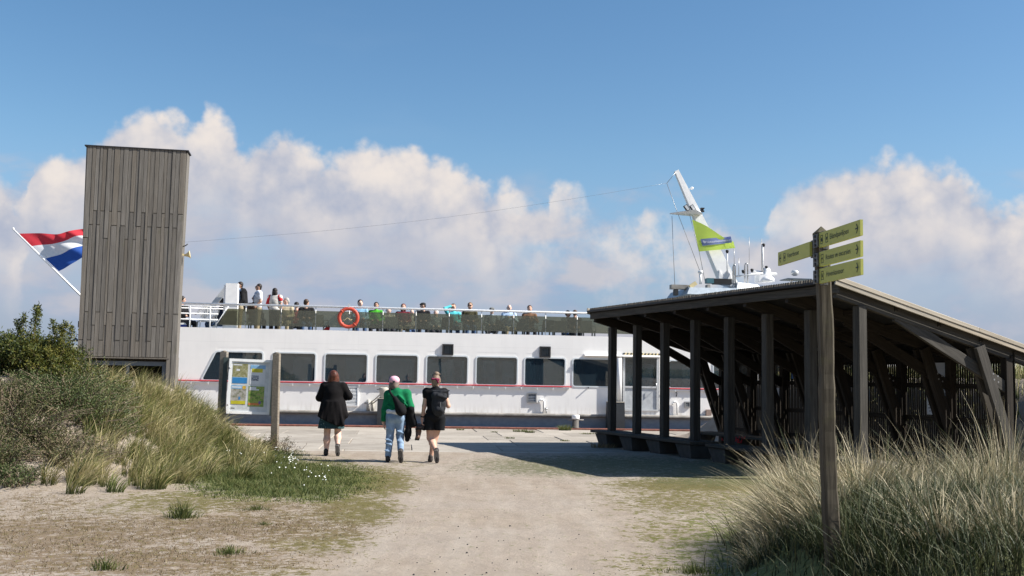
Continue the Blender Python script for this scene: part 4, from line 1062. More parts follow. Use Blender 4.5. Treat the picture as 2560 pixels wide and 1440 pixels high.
# ------------------------------------------------------------------ information board between two posts
def info_board():
    Y = 22.1; pr = at_depth(688, 1100, Y); pl = at_depth(553, 1070, Y)
    t = thing('information_board', 'framed information board with four posters between two grey wooden posts', 'notice board', (pr.x, Y, gzf(pr.x, Y)))
    o = Vector(t.location)
    for (top, bot, nm) in (((692,884),(686,1128),0),((561,880),(551,1092),1)):
        a = at_depth(*top, Y)-o; b = at_depth(*bot, Y)-o; d = (b-a).normalized(); b = b+d*.35
        p = timber('post', b, a, .145, .145, M['board_post'], t, up=(0,-1,0), ch=.012)
        MB().lathe([(.09,0),(.02,.035)], n=4).build('post_cap', M['board_post'], t, (a.x,a.y,a.z), (0,0,rad(45)))
    cs = [at_depth(*q, Y-.02)-o for q in ((567,1034),(672,1036.5),(679,903),(575,897))]
    ax = ((cs[1]-cs[0])+(cs[2]-cs[3])).normalized(); uz = ((cs[3]-cs[0])+(cs[2]-cs[1])); uz = (uz-ax*uz.dot(ax)).normalized(); nn = ax.cross(uz)
    Wd = (cs[1]-cs[0]).length; Hd = (cs[3]-cs[0]).length; mid = (cs[0]+cs[1])/2; ax = Matrix.Rotation(rad(12), 3, 'Z') @ ax; nn = ax.cross(uz); cs[0] = mid-ax*Wd/2
    MX = Matrix(((ax.x,uz.x,nn.x,cs[0].x),(ax.y,uz.y,nn.y,cs[0].y),(ax.z,uz.z,nn.z,cs[0].z),(0,0,0,1)))
    f = MB(); k = .055
    f.ring([(0,0),(Wd,0),(Wd,Hd),(0,Hd)], [(k,k),(Wd-k,k),(Wd-k,Hd-k),(k,Hd-k)], 2, -.05, .014)
    fr = f.build('frame', M['white'], t); fr.matrix_local = MX; fix_normals(fr.data)
    b = MB().box((.002,.002,-.07), (Wd-.002,Hd-.002,-.052)).build('back_panel', M['dark'], t); b.matrix_local = MX
    b = MB().box((k,k,-.05), (Wd-k,Hd-k,-.006)).build('pin_board', flat('pin_grey', (.72,.73,.74), .8), t); b.matrix_local = MX
    g = MB().add([(k,k,.005),(Wd-k,k,.005),(Wd-k,Hd-k,.005),(k,Hd-k,.005)], [(0,1,2,3)]).build('cover_pane', M['clear_glass'], t); g.matrix_local = MX
    for x, nm in ((-.075,'side_rail'),(Wd+.045,'side_rail')):
        q = MB().box((x-.045,-.02,-.09), (x+.045,Hd+.02,-.03)).build(nm, flat('dark_green_rail', (.035,.05,.05), .6), t); q.matrix_local = MX
    def picture(name, cols, sc_=14.0, seed=0.0):
        m, nt, p = new_mat(name); c = vadd(nt, coords(nt), (seed, seed*.7, 0)); r = nt.nodes.new('ShaderNodeValToRGB'); setin(nt, r.inputs[0], noise(nt, c, sc_, 5, .65).step(.28, .72))
        e = r.color_ramp.elements; e[0].color = (*cols[0],1); e[1].color = (*cols[-1],1)
        for i, q in enumerate(cols[1:-1]): w = e.new((i+1)/(len(cols)-1)); w.color = (*q, 1)
        nt.links.new(r.outputs[0], p.inputs['Base Color']); p.inputs['Roughness'].default_value = .6; return m
    olive = picture('print_dune', [(.20,.19,.07),(.34,.32,.14),(.50,.47,.33)], 16); beach = picture('print_beach', [(.14,.17,.07),(.42,.38,.33),(.55,.52,.48)], 14, 3)
    leaf = picture('print_leaf', [(.03,.06,.02),(.16,.30,.03),(.34,.46,.08),(.36,.22,.16)], 15, 7); paper = flat('print_paper', (.80,.80,.82), .6, var=.02)
    blue = flat('print_blue', (.02,.24,.56), .6); sky = flat('print_sky', (.26,.50,.75), .6); yel = flat('print_yellow', (.66,.58,.02), .6); org = flat('print_orange', (.75,.24,.07), .6)
    amber = flat('print_amber', (.80,.48,.06), .6); pur = flat('print_purple', (.16,.08,.34), .6); photo = picture('print_photo', [(.03,.04,.06),(.3,.33,.4),(.75,.75,.75)], 30, 2)
    iw, ih = Wd-2*k, Hd-2*k
    def poster(label, x, y, w, h, base, bits):
        q = MB().box((k+x*iw,k+y*ih,-.0055), (k+(x+w)*iw,k+(y+h)*ih,-.003)).build('poster', base, t); q.matrix_local = MX; q['label'] = label
        for i, (a, b_, c, d, mm) in enumerate(bits):
            x0, y0, x1, y1 = k+(x+w*a)*iw, k+(y+h*b_)*ih, k+(x+w*c)*iw, k+(y+h*d)*ih
            pp = MB()
            if mm in (amber, pur) : pp.prism([((x0+x1)/2+(x1-x0)/2*math.cos(v), (y0+y1)/2+(y1-y0)/2*math.sin(v)) for v in np.linspace(0, 6.28, 13)[:-1]], 2, -.0028, -.0002)
            else: pp.box((x0,y0,-.0028), (x1,y1,-.0018+.0003*i))
            pp.build('printed_patch', mm, q)
    poster('poster with dune photo over a blue block', .03, .56, .40, .40, olive, [(0,0,1,.28,blue),(.02,.28,.98,.31,sky),(.25,.62,.48,.72,paper),(.03,.90,.60,.96,paper)])
    poster('white poster with a yellow banner and small photo', .50, .55, .40, .39, paper, [(0,.80,1,1,sky),(.10,.62,.82,.82,yel),(.08,.18,.58,.46,photo)])
    poster('poster with a beach photo, blue sky and amber sun', .02, .13, .40, .39, beach, [(0,.82,1,1,sky),(.03,.87,.66,.94,paper),(.72,.80,.98,1.0,amber),(.03,.03,.97,.20,yel),(.52,.26,.62,.42,blue)])
    poster('green poster with insects on leaves and an orange strip', .48, .10, .42, .41, leaf, [(.06,.84,.48,.97,paper),(.06,.80,.66,.87,paper),(.02,.07,.72,.18,org),(.66,.13,.84,.28,pur)])
    q = MB().box((k+.04*iw,k+.05*ih,-.0055), (k+.14*iw,k+.065*ih,-.004)).build('maker_plate', M['dark'], t); q.matrix_local = MX
    for y in (.16, .83):
        q = MB().lathe([(.0,.01),(.016,.008),(.018,0)], n=8).build('lock', M['bolt'], t); q.matrix_local = MX @ Matrix.Translation((.02, Hd*y, .015))
info_board()

# ------------------------------------------------------------------ mooring gear on the quay edge
def quay_gear():
    p = on_ground(1441, 1072, .05)
    b = thing('bollard', 'small steel mooring bollard with a white top on the quay edge', 'bollard', (p.x, QY+.103*p.x-.16, .048))
    MB().lathe([(.13,0),(.13,.02),(.105,.03),(.105,.29)], n=18).build('drum', flat('bollard_dark', (.10,.09,.08), .7), b)
    MB().lathe([(.118,.29),(.125,.31),(.125,.40),(.11,.425),(.0,.43)], n=18).build('cap', M['white'], b)
    MB().tube([(-.26,0,.265),(.26,0,.265)], .022, 8).build('crossbar', flat('bollard_bar', (.2,.19,.18), .6), b)
    def pile(px0, px1, ytop, label, lamp):
        a, z = sv(px0, ytop, -.45); c, _ = sv(px1, ytop, -.45); zb = -1.6
        o = thing('fender_pile', label, 'fender', SM @ Vector(((a+c)/2, -.42, 0)), SA, 'fender piles between quay and ship'); w = c-a
        MB().hexa([(-w*.56,-.16,zb),(w*.56,-.16,zb),(w*.56,.20,zb),(-w*.56,.20,zb),(-w/2,-.14,z),(w/2,-.14,z),(w/2,.20,z),(-w/2,.20,z)]).build('pile', M['rubber'], o)
        MB().box((-w*.52,-.15,z), (w*.5,.2,z+.025)).build('cap', flat('pile_cap', (.34,.31,.26), .7), o)
        if lamp:
            MB().lathe([(.10,.026),(.11,.06),(.135,.26),(.16,.33),(.12,.37),(0,.37)], (-.02,0,z), 12).build('bitt_drum', flat('drum_grey', (.45,.43,.37), .7), o)
            MB().tube([(-.24,0,z+.30),(.2,0,z+.30)], .02, 6).build('crossbar', flat('bar_grey', (.4,.38,.33), .7), o)
        return a, c, z
    a, c, z = pile(944, 976, 997, 'dark fender pile topped by a grey bitt behind the walker in green', True)
    pile(1519, 1560, 1006, 'plain dark fender pile standing behind the farthest shelter post', False)
    # mooring line between the ship's bitt and the pile
    u, _ = sv(926, 1000)
    for k in (0, 1):
        pts = []
        for i in range(13):
            f = i/12; q = Vector((u+.03, -.10-.05*k, ZS+.30-.08*k)).lerp(Vector(((a+c)/2-.05, -.45, z+.24-.10*k)), f); q.z -= .03*math.sin(math.pi*f)
            pts.append(SM @ q)
        MB().tube(pts, .018, 6)
        o = MB().tube(pts, .018, 6).build('mooring_rope', flat('rope', (.40,.36,.28), .9)); tag(o, ['upper', 'lower'][k]+' mooring rope from the ship to the bitt on the dark fender pile', 'rope')
quay_gear()
# ------------------------------------------------------------------ people: smooth bodies from blended limbs
def sdf_mesh(prims, h, cuts=()):
    """prims: ('c', a, b, ra, rb, k) tapered limbs and ('e', centre, radii, k) ellipsoids, joined smoothly; surface by nets"""
    lo, hi = np.full(3, 1e9), np.full(3, -1e9)
    for p in prims:
        if p[0] == 'c':
            r = max(p[3], p[4]); P = np.array([p[1], p[2]], float)
            lo = np.minimum(lo, P.min(0)-r); hi = np.maximum(hi, P.max(0)+r)
        else:
            lo = np.minimum(lo, np.array(p[1])-p[2]); hi = np.maximum(hi, np.array(p[1])+p[2])
    lo -= 3*h; hi += 3*h; n = np.ceil((hi-lo)/h).astype(int)+1
    F = np.full(n, 1.0, np.float32)
    ax = [lo[i]+h*np.arange(n[i]) for i in range(3)]
    for p in prims:
        k = p[-1]
        if p[0] == 'c': r = max(p[3], p[4]); P = np.array([p[1], p[2]], float); a, b = P.min(0)-r-k-3*h, P.max(0)+r+k+3*h
        else: a, b = np.array(p[1])-p[2]-k-3*h, np.array(p[1])+p[2]+k+3*h
        i0 = np.clip(((a-lo)/h).astype(int), 0, n-1); i1 = np.clip(((b-lo)/h).astype(int)+2, 1, n)
        sl = tuple(slice(i0[i], i1[i]) for i in range(3))
        G = np.stack(np.meshgrid(*[ax[i][sl[i]] for i in range(3)], indexing='ij'), -1)
        if p[0] == 'c':
            A, B = P; d = B-A; t = np.clip(((G-A)@d)/max(d@d, 1e-9), 0, 1)
            f = np.linalg.norm(G-A-t[..., None]*d, axis=-1)-(p[3]+(p[4]-p[3])*t)
        else:
            q = (G-np.array(p[1]))/np.array(p[2]); l = np.linalg.norm(q, axis=-1); l2 = np.linalg.norm(q/np.array(p[2]), axis=-1)
            f = l*(l-1)/np.maximum(l2, 1e-6)
        c = F[sl]; w = np.clip(.5+.5*(c-f)/k, 0, 1)
        F[sl] = c*(1-w)+f*w-k*w*(1-w)
    for (nx, ny, nz, d) in cuts:          # keep n.p < d
        F = np.maximum(F, nx*ax[0][:, None, None]+ny*ax[1][None, :, None]+nz*ax[2][None, None, :]-d)
    F[0], F[-1] = 1, 1; F[:, 0], F[:, -1] = 1, 1; F[:, :, 0], F[:, :, -1] = 1, 1
    S = F < 0
    cn = [(i, j, k) for i in (0, 1) for j in (0, 1) for k in (0, 1)]
    cnt = sum(S[i:n[0]-1+i, j:n[1]-1+j, k:n[2]-1+k].astype(np.int8) for i, j, k in cn)
    I = np.argwhere((cnt > 0) & (cnt < 8)); idx = np.full(n-1, -1, np.int64); idx[tuple(I.T)] = np.arange(len(I))
    val = {c: F[tuple((I+np.array(c)).T)] for c in cn}
    acc = np.zeros((len(I), 3)); m = np.zeros(len(I))
    for a in cn:
        for d in range(3):
            if a[d]: continue
            b = list(a); b[d] = 1; b = tuple(b); fa, fb = val[a], val[b]; x = (fa < 0) != (fb < 0)
            t = np.where(x, fa/np.where(x, fa-fb, 1), 0); pos = np.array(a)+t[:, None]*(np.array(b)-np.array(a))
            acc += np.where(x[:, None], pos, 0); m += x
    V = lo+h*(I+acc/m[:, None]); Q = []
    for d in range(3):
        e1, e2 = (d+1) % 3, (d+2) % 3
        s0 = [slice(1, n[i]-1) for i in range(3)]; s1 = list(s0); s0[d] = slice(0, n[d]-1); s1[d] = slice(1, n[d])
        A, B = S[tuple(s0)], S[tuple(s1)]
        for flip, msk in ((False, A & ~B), (True, ~A & B)):
            J = np.argwhere(msk); off = np.ones(3, int); off[d] = 0; J = J+off
            u, w = np.zeros(3, int), np.zeros(3, int); u[e1] = 1; w[e2] = 1
            q = np.stack([idx[tuple((J-u-w).T)], idx[tuple((J-w).T)], idx[tuple(J.T)], idx[tuple((J-u).T)]], -1)
            Q.append(q[:, ::-1] if flip else q)
    return V, np.concatenate(Q)
def sdf_part(name, prims, h, mat, parent, cuts=(), loc=None):
    v, q = sdf_mesh(prims, h, cuts); return link(name, raw_mesh(name, v, q, mat, True), parent, loc)
def C(a, b, ra, rb, k=.02): return ('c', a, b, ra, rb, k)
def E(c, r, k=.02): return ('e', c, np.array(r, float), k)
def lr(a, b, t): return tuple(np.array(a)*(1-t)+np.array(b)*t)
def hand(wr, d, palm, side, curl=.35, s=1.0):
    """palm, four fingers and a thumb; d = hand direction, palm = palm normal, side = thumb side"""
    d, palm, side = (np.array(q, float)/np.linalg.norm(q) for q in (d, palm, side)); wr = np.array(wr, float); P = []
    kn = wr+d*.085*s
    P.append(C(wr, wr+d*.03*s, .024*s, .028*s, .01))
    for i, (o, L) in enumerate(((.030,.072),(.010,.080),(-.010,.075),(-.029,.058))):
        r = kn+side*o*s; P.append(C(wr+d*.02*s+side*o*.5*s, r, .016*s, .012*s, .012))
        m = r+(d*(1-curl*.35)+palm*curl*.6)*L*.5*s; e = m+(d*(1-curl*.9)+palm*curl*1.2)*L*.5*s
        P += [C(r, m, .0105*s, .0095*s, .004), C(m, e, .0095*s, .008*s, .004)]
    b = wr+d*.025*s+side*.022*s; m = b+(side*.7+d*.6)*.045*s; e = m+(d*.9+side*.25+palm*.3)*.035*s
    P += [C(b, m, .014*s, .011*s, .008), C(m, e, .011*s, .009*s, .004)]
    return P
skin_a = flat('skin', (.56,.34,.25), .6, var=.08, scale=20); skin_b = flat('skin_tan', (.42,.24,.165), .6, var=.08, scale=20); skin_p = flat('skin_pale', (.66,.43,.34), .6, var=.08, scale=20)
def head_prims(c, f, s=1.0):
    """head centred at c looking along f (unit, horizontal)"""
    c = np.array(c, float); f = np.array(f, float); r = np.array([f[1], -f[0], 0])
    P = [E(c+f*-.008, (.078*s,.088*s,.105*s), .02), E(c+f*.022*s+np.array([0,0,-.052*s]), (.056*s,.062*s,.062*s), .03), C(c+np.array([0,0,-.06*s])-f*.02, c+np.array([0,0,-.18*s])-f*.03, .052*s, .058*s, .03),
         C(c+f*.085*s+np.array([0,0,.0]), c+f*.103*s+np.array([0,0,-.032*s]), .010, .014, .012)]
    for q in (1, -1): P.append(E(c+r*q*.078*s+np.array([0,0,-.01]), (.014,.018,.03), .01))
    return P
EYE_ME = MB().lathe([(0,-.009),(.009,-.005),(.011,0),(.009,.005),(0,.009)], n=8).mesh('eye', M['dark'])
def eyes(parent, c, f, s=1.0):
    c = np.array(c, float); f = np.array(f, float); r = np.array([f[1], -f[0], 0])
    for q in (1, -1): link('eye', EYE_ME, parent, tuple(c+f*.078*s+r*q*.031*s+np.array([0,0,.012])))
def shoe_prims(heel, toe, up, w=1.0):
    heel, toe, up = (np.array(q, float) for q in (heel, toe, up)); u = up/np.linalg.norm(up)
    return [C(heel+u*.035, toe+u*.028, .038*w, .036*w, .02), C(heel+u*.06, heel+u*.10, .042*w, .044*w, .03), C(lr(heel, toe, .45)+u*.045, lr(heel, toe, .8)+u*.03, .044*w, .042*w, .02)]
def sole_box(heel, toe, up, side, w=.042):
    heel, toe, up, side = (Vector(q) for q in (heel, toe, up, side)); up = up.normalized(); side = side.normalized(); d = (toe-heel).normalized()
    m = MB(); pts = [(-.04,.6),(0,.9),(.5,.85),(.72,1.05),(.95,.75),(1.12,.35)]; L = (toe-heel).length
    ring = [heel+d*(L*t if t > 0 else t)+side*w*k for t, k in pts]+[heel+d*(L*t if t > 0 else t)-side*w*k for t, k in reversed(pts)]
    n = len(ring); vs = [p-up*.012 for p in ring]+[p+up*.012 for p in ring]
    return m.add(vs, [(i,(i+1) % n,n+(i+1) % n,n+i) for i in range(n)]+[tuple(range(n-1,-1,-1)), tuple(range(n,2*n))])

# ---- three walkers seen from behind (local: x right, y away from the camera, z up)
hH = .0085
def walker_black():
    p = on_ground(829, 1140, .03); t = thing('person', 'person with auburn hair walking in a long black cardigan over a dark teal skirt', 'person', (p.x, p.y, gzf(p.x, p.y)-.004), rad(2))
    hd = (-.015,.03,1.545)
    kl, al = (-.105,.03,.45), (-.105,.0,.09); kr, ar = (.10,.05,.45), (.125,-.115,.215)
    sl, sr, el, er, hl, hr = (-.19,0,1.355), (.19,0,1.355), (-.275,.01,1.13), (.30,.01,1.17), (-.14,.22,1.16), (.15,.22,1.12)
    body = [E((0,0,.95),(.185,.13,.16),.05), E((0,0,1.22),(.175,.115,.2),.05), C(sl,sr,.07,.07,.05),
            C((-.09,0,.88),kl,.10,.062,.04), C(kl,lr(kl,al,.4),.058,.066,.03), C(lr(kl,al,.4),al,.066,.04,.03), C((.09,0,.88),kr,.10,.062,.04), C(kr,lr(kr,ar,.4),.058,.066,.03), C(lr(kr,ar,.4),ar,.066,.04,.03),
            C(sl,el,.05,.042,.03), C(el,hl,.042,.03,.02), C(sr,er,.05,.042,.03), C(er,hr,.042,.03,.02), C(al,(-.11,.12,.05),.036,.03,.02), C(ar,(.133,-.125,.08),.034,.03,.02)]
    body += head_prims(hd, (0,1,0)); body += hand(hl,(.5,.8,.1),(1,0,0),(0,0,1)); body += hand(hr,(-.5,.8,.1),(-1,0,0),(0,0,1))
    b = sdf_part('body', body, hH, skin_p, t)
    coat = [C((-.17,-.005,1.36),(.17,-.005,1.36),.085,.085,.05), E((0,-.005,1.25),(.205,.15,.2),.06), C((0,-.01,1.2),(0,-.02,.72),.18,.23,.06), C((-.1,-.02,1.0),(-.235,-.05,.66),.15,.08,.06), C((-.15,-.03,.8),(-.285,-.06,.60),.10,.045,.05), C((.1,-.02,1.0),(.235,-.03,.80),.16,.075,.05), C((.08,-.03,1.0),(.12,-.06,.60),.15,.10,.05),
            C(sl,el,.078,.072,.04), C(el,lr(el,hl,.85),.072,.058,.03), C(sr,er,.078,.075,.04), C(er,lr(er,hr,.85),.075,.06,.03), C((0,-.02,1.42),(0,-.03,1.36),.075,.09,.04)]
    for i in range(7): x = -.2+.067*i; coat.append(C((x*.6,-.17-.02*(i % 2),1.05),(x*1.15,-.235+.02*(i % 2),.62),.02,.035,.05))
    sdf_part('cardigan', coat, hH, cloth('cardigan_black', (.007,.006,.0065)), t, cuts=[(-.42,0,-1,-.645)])
    sk = [C((0,0,1.0),(0,-.005,.5),.185,.225,.05), C((-.08,0,.9),(-.17,-.03,.5),.14,.12,.05), C((.08,0,.9),(.12,-.03,.5),.14,.10,.05)]
    m, nt, pb = new_mat('skirt_print'); c = coords(nt); setin(nt, pb.inputs['Base Color'], mix(nt, voro(nt, c, 22).step(.16, .2, 1, 0), (.012,.045,.052), (.16,.26,.27))); pb.inputs['Roughness'].default_value = .9
    sdf_part('skirt', sk, hH, m, t, cuts=[(0,0,-1,-.535)])
    hair = [E((hd[0],hd[1]-.03,hd[2]+.02),(.098,.098,.115),.03), E((hd[0]-.03,hd[1]-.035,hd[2]-.07),(.075,.075,.09),.04), E((hd[0]+.035,hd[1]-.03,hd[2]-.075),(.072,.075,.10),.04), E((hd[0]+.075,hd[1]-.0,hd[2]-.05),(.035,.07,.10),.03), E((hd[0]-.07,hd[1]-.01,hd[2]-.06),(.035,.07,.09),.03), E((hd[0],hd[1]-.05,hd[2]-.12),(.085,.055,.055),.04), E((hd[0]+.03,hd[1]-.10,hd[2]+.03),(.035,.02,.06),.03), E((hd[0]-.035,hd[1]-.10,hd[2]-.01),(.03,.02,.06),.03)]
    sdf_part('hair', hair, hH, flat('hair_auburn', (.085,.026,.014), .5, var=.5, scale=30), t)
    blk = flat('shoe_black', (.02,.018,.018), .6)
    sdf_part('shoe', shoe_prims((-.11,-.03,0),(-.125,.16,0),(0,0,1)), hH, blk, t)
    s = sdf_part('shoe', shoe_prims((.128,-.20,.19),(.137,-.155,.025),(0,.96,.27)), hH, blk, t)
    sole_box((.128,-.20,.185),(.137,-.158,.04),(0,.96,.27),(1,0,0)).build('sole', flat('sole_grey', (.17,.16,.15), .8), s)
def walker_green():
    p = on_ground(986, 1157, .03); t = thing('person', 'person in a pink cap and green sweatshirt with pale blue jeans walking away', 'person', (p.x, p.y, gzf(p.x, p.y)-.004), rad(-2))
    hd = (-.055,.10,1.455)
    sl, sr = (-.15,.05,1.235), (.185,.04,1.255); el, er = (-.205,.02,.96), (.265,.0,1.02); hl, hr = (-.235,.06,.74), (.19,.21,1.02)
    kl, al = (-.10,.03,.45), (-.12,.0,.09); kr, ar = (.085,.06,.46), (.125,-.115,.21)
    body = [E((0,0,.90),(.165,.125,.15),.05), E((.01,.03,1.1),(.16,.11,.2),.05), C(sl,sr,.06,.06,.05), C((0,.06,1.25),(-.04,.08,1.36),.06,.055,.04),
            C((-.085,0,.84),kl,.085,.055,.04), C(kl,al,.055,.04,.03), C((.085,0,.84),kr,.085,.055,.04), C(kr,ar,.055,.04,.03),
            C(sl,el,.045,.038,.03), C(el,hl,.038,.027,.02), C(sr,er,.045,.038,.03), C(er,hr,.038,.027,.02), C(al,(-.125,.12,.05),.034,.03,.02), C(ar,(.133,-.12,.08),.032,.03,.02)]
    body += head_prims(hd, (-.1,.995,0)); body += hand(hl,(.12,.12,-1),(1,0,0),(0,1,0),.3); body += hand(hr,(-.2,.9,-.1),(-1,0,0),(0,0,1))
    sdf_part('body', body, .0075, skin_a, t)
    sw = [C(sl,sr,.085,.088,.06), E((.015,.025,1.10),(.195,.145,.21),.06), E((-.02,.0,.93),(.185,.14,.07),.05), C((.02,.03,1.28),(-.02,.06,1.33),.08,.068,.04),
          C(sl,el,.075,.062,.04), C(el,lr(el,hl,.82),.062,.050,.03), C(sr,er,.08,.072,.04), C(er,lr(er,hr,.8),.072,.055,.03)]
    for i, (x, z) in enumerate(((.12,1.17),(.17,1.08),(.05,.98),(.10,1.0),(-.1,1.0))): sw.append(C((x-.05,-.105,z+.05),(x+.05,-.12,z-.03),.014,.014,.05))
    sdf_part('sweatshirt', sw, hH, cloth('sweat_green', (.008,.15,.06)), t)
    jn = [E((0,-.005,.865),(.168,.138,.13),.05), E((-.075,-.05,.84),(.088,.095,.11),.05), E((.08,-.05,.84),(.088,.095,.11),.05), C((-.085,0,.80),kl,.096,.068,.03), C(kl,(-.12,0,.12),.068,.058,.03), C((.085,0,.80),kr,.096,.068,.03), C(kr,lr(kr,ar,.92),.068,.056,.03)]
    for z, x in ((.60,-.1),(.40,-.115),(.33,-.115),(.2,-.12),(.55,.1),(.38,.105)): jn.append(C((x-.05,-.055,z+.02),(x+.05,-.05,z-.01),.012,.012,.04))
    m, nt, pb = new_mat('denim'); c = coords(nt); n = noise(nt, c, 3.2, 5, .6)
    setin(nt, pb.inputs['Base Color'], mix(nt, n.step(.35, .65), (.12,.19,.30), (.27,.38,.52))); pb.inputs['Roughness'].default_value = .9; bump(nt, pb, noise(nt, c, 40, 4), .3, .006)
    sdf_part('jeans', jn, hH, m, t, cuts=[(0,0,1,.955)])
    sdf_part('shirt_tail', [C((-.12,-.10,.93),(.05,-.12,.915),.045,.05,.03)], .01, cloth('shirt_white', (.6,.6,.6)), t)
    cap = [E((hd[0],hd[1]-.012,hd[2]+.045),(.098,.108,.085),.02), C((hd[0]-.05,hd[1]+.12,hd[2]+.03),(hd[0]+.03,hd[1]+.13,hd[2]+.03),.02,.02,.03)]
    cp = sdf_part('cap', cap, .008, cloth('cap_pink', (.74,.40,.48), var=.1), t, cuts=[(0,.12,-1,-(hd[2]+.0))])
    MB().lathe([(.022,0),(.022,.008)], n=12).build('cap_opening', M['dark'], cp, (hd[0]+.005, hd[1]-.113, hd[2]+.02), (rad(80),0,0))
    sdf_part('hair', [E((hd[0]+.0,hd[1]-.02,hd[2]-.03),(.094,.092,.10),.03), E((hd[0]+.03,hd[1]-.045,hd[2]-.09),(.06,.06,.07),.03), E((hd[0]-.06,hd[1]-.02,hd[2]-.08),(.035,.06,.075),.03)], .009, flat('hair_greybrown', (.17,.125,.10), .6, var=.45, scale=26), t)
    bt = flat('boot_dark', (.035,.03,.028), .7)
    sdf_part('boot', shoe_prims((-.12,-.02,0),(-.14,.17,0),(0,0,1)), hH, bt, t)
    s = sdf_part('boot', shoe_prims((.128,-.20,.205),(.137,-.155,.03),(0,.96,.27),1.08), hH, bt, t)
    sole_box((.128,-.20,.20),(.137,-.158,.045),(0,.96,.27),(1,0,0),.048).build('sole', flat('sole_dark', (.11,.10,.09), .8), s)
    T = Matrix.Translation(t.location) @ Matrix.Rotation(rad(-2), 4, 'Z')
    bag = thing('shoulder_bag', 'black sling bag worn across the back of the green sweatshirt', 'bag', T @ Vector((.06,-.15,1.0)), rad(-2))
    bl = cloth('bag_black', (.010,.010,.011))
    sdf_part('bag_body', [C((-.06,.0,.17),(.07,-.02,-.06),.045,.085,.05), E((.05,-.01,-.02),(.10,.055,.11),.04)], .009, bl, bag)
    sdf_part('strap', [C((-.19,.16,.34),(-.15,.03,.27),.018,.018,.01), C((-.15,.03,.27),(-.06,.0,.16),.018,.026,.02)], .009, bl, bag)
    jk = [C((.24,.10,1.02),(.28,-.04,.98),.05,.055,.04), C((.27,.0,1.0),(.34,.02,.70),.06,.05,.05), C((.26,.0,1.0),(.23,.04,.52),.055,.06,.05), C((.23,.04,.55),(.22,.05,.42),.06,.045,.04), C((.24,.0,.95),(.36,.03,.72),.05,.03,.05), C((.24,.05,.95),(.02,.12,.5),.03,.03,.05)]
    j = thing('jacket', 'black jacket hanging over the right arm of the person in green', 'jacket', t.location, rad(-2))
    sdf_part('fabric', jk, .009, cloth('jacket_black', (.008,.008,.009)), j)
def walker_shorts():
    p = on_ground(1083, 1157, .03); t = thing('person', 'person in black shorts and top with bare legs and hair tied up walking away', 'person', (p.x, p.y, gzf(p.x, p.y)-.004), rad(1))
    hd = (.01,.03,1.51); sl, sr = (-.155,0,1.30), (.175,0,1.30); el, er = (-.19,-.02,1.04), (.255,-.02,1.05); hl, hr = (-.225,.0,.80), (.17,.17,1.14)
    kl, al = (-.075,.07,.45), (.055,-.115,.215); kr, ar = (.02,.08,.46), (-.055,.08,.09)
    body = [E((.01,0,.90),(.165,.12,.14),.05), E((.01,0,1.13),(.15,.105,.2),.05), C(sl,sr,.058,.058,.05),
            C((-.075,0,.85),kl,.098,.06,.04), C(kl,lr(kl,al,.4),.054,.06,.03), C(lr(kl,al,.4),al,.06,.036,.03), C((.095,0,.85),kr,.098,.06,.04), C(kr,lr(kr,ar,.4),.054,.06,.03), C(lr(kr,ar,.4),ar,.06,.036,.03),
            C(sl,el,.048,.040,.03), C(el,hl,.040,.026,.02), C(sr,er,.048,.042,.03), C(er,hr,.042,.028,.02), C(ar,(-.055,.18,.05),.034,.03,.02), C(al,(.066,-.12,.08),.032,.03,.02)]
    body += head_prims(hd, (0,1,0)); body += hand(hl,(.0,.0,-1),(1,0,0),(0,1,0),.85); body += hand(hr,(-.3,.8,.3),(-1,0,0),(0,0,1))
    sdf_part('body', body, .0075, skin_a, t)
    bk = cloth('top_black', (.009,.009,.011))
    sdf_part('top', [C(sl,sr,.075,.075,.05), E((.01,0,1.13),(.172,.128,.22),.05), E((.015,-.005,.93),(.18,.135,.09),.05), C(sl,lr(sl,el,.3),.07,.062,.03), C(sr,lr(sr,er,.3),.07,.064,.03), C((.01,0,1.34),(.01,0,1.38),.07,.062,.03)], hH, bk, t, cuts=[(0,0,-1,-.86)])
    sdf_part('shorts', [E((.01,-.01,.86),(.18,.145,.12),.05), C((-.080,0,.83),(-.095,.02,.56),.108,.100,.012), C((.105,0,.83),(.100,.02,.56),.108,.096,.012)], hH, cloth('shorts_black', (.010,.011,.013)), t, cuts=[(0,0,-1,-.595)])
    hr_ = flat('hair_blond', (.20,.14,.095), .6, var=.5, scale=30)
    sdf_part('hair', [E((hd[0],hd[1]-.02,hd[2]+.015),(.092,.098,.108),.03), E((hd[0]-.01,hd[1]-.05,hd[2]-.07),(.062,.05,.06),.03), E((hd[0]+.01,hd[1]-.03,hd[2]+.125),(.052,.052,.048),.02), C((hd[0]+.02,hd[1]-.04,hd[2]+.14),(hd[0]+.08,hd[1]-.04,hd[2]+.12),.02,.012,.02), C((hd[0]-.04,hd[1]-.04,hd[2]+.12),(hd[0]-.07,hd[1]-.02,hd[2]+.08),.018,.01,.02)], .009, hr_, t)
    sdf_part('hair_band', [C((hd[0]-.06,hd[1]-.10,hd[2]+.03),(hd[0]+.06,hd[1]-.10,hd[2]+.025),.022,.022,.02), C((hd[0]+.02,hd[1]-.108,hd[2]+.03),(hd[0]+.05,hd[1]-.10,hd[2]-.03),.02,.018,.02)], .009, cloth('band_plum', (.22,.035,.075)), t)
    MB().lathe([(.034,-.012),(.036,0),(.034,.012)], n=12).build('watch', M['black'], t, (hl[0]+.004, hl[1]-.002, hl[2]+.04), (0, rad(6), 0))
    bt = flat('boot_brownblack', (.03,.025,.024), .7)
    sdf_part('boot', shoe_prims((-.055,.05,0),(-.075,.24,0),(0,0,1)), hH, bt, t)
    s = sdf_part('boot', shoe_prims((.06,-.20,.21),(.075,-.155,.03),(0,.96,.27),1.08), hH, bt, t)
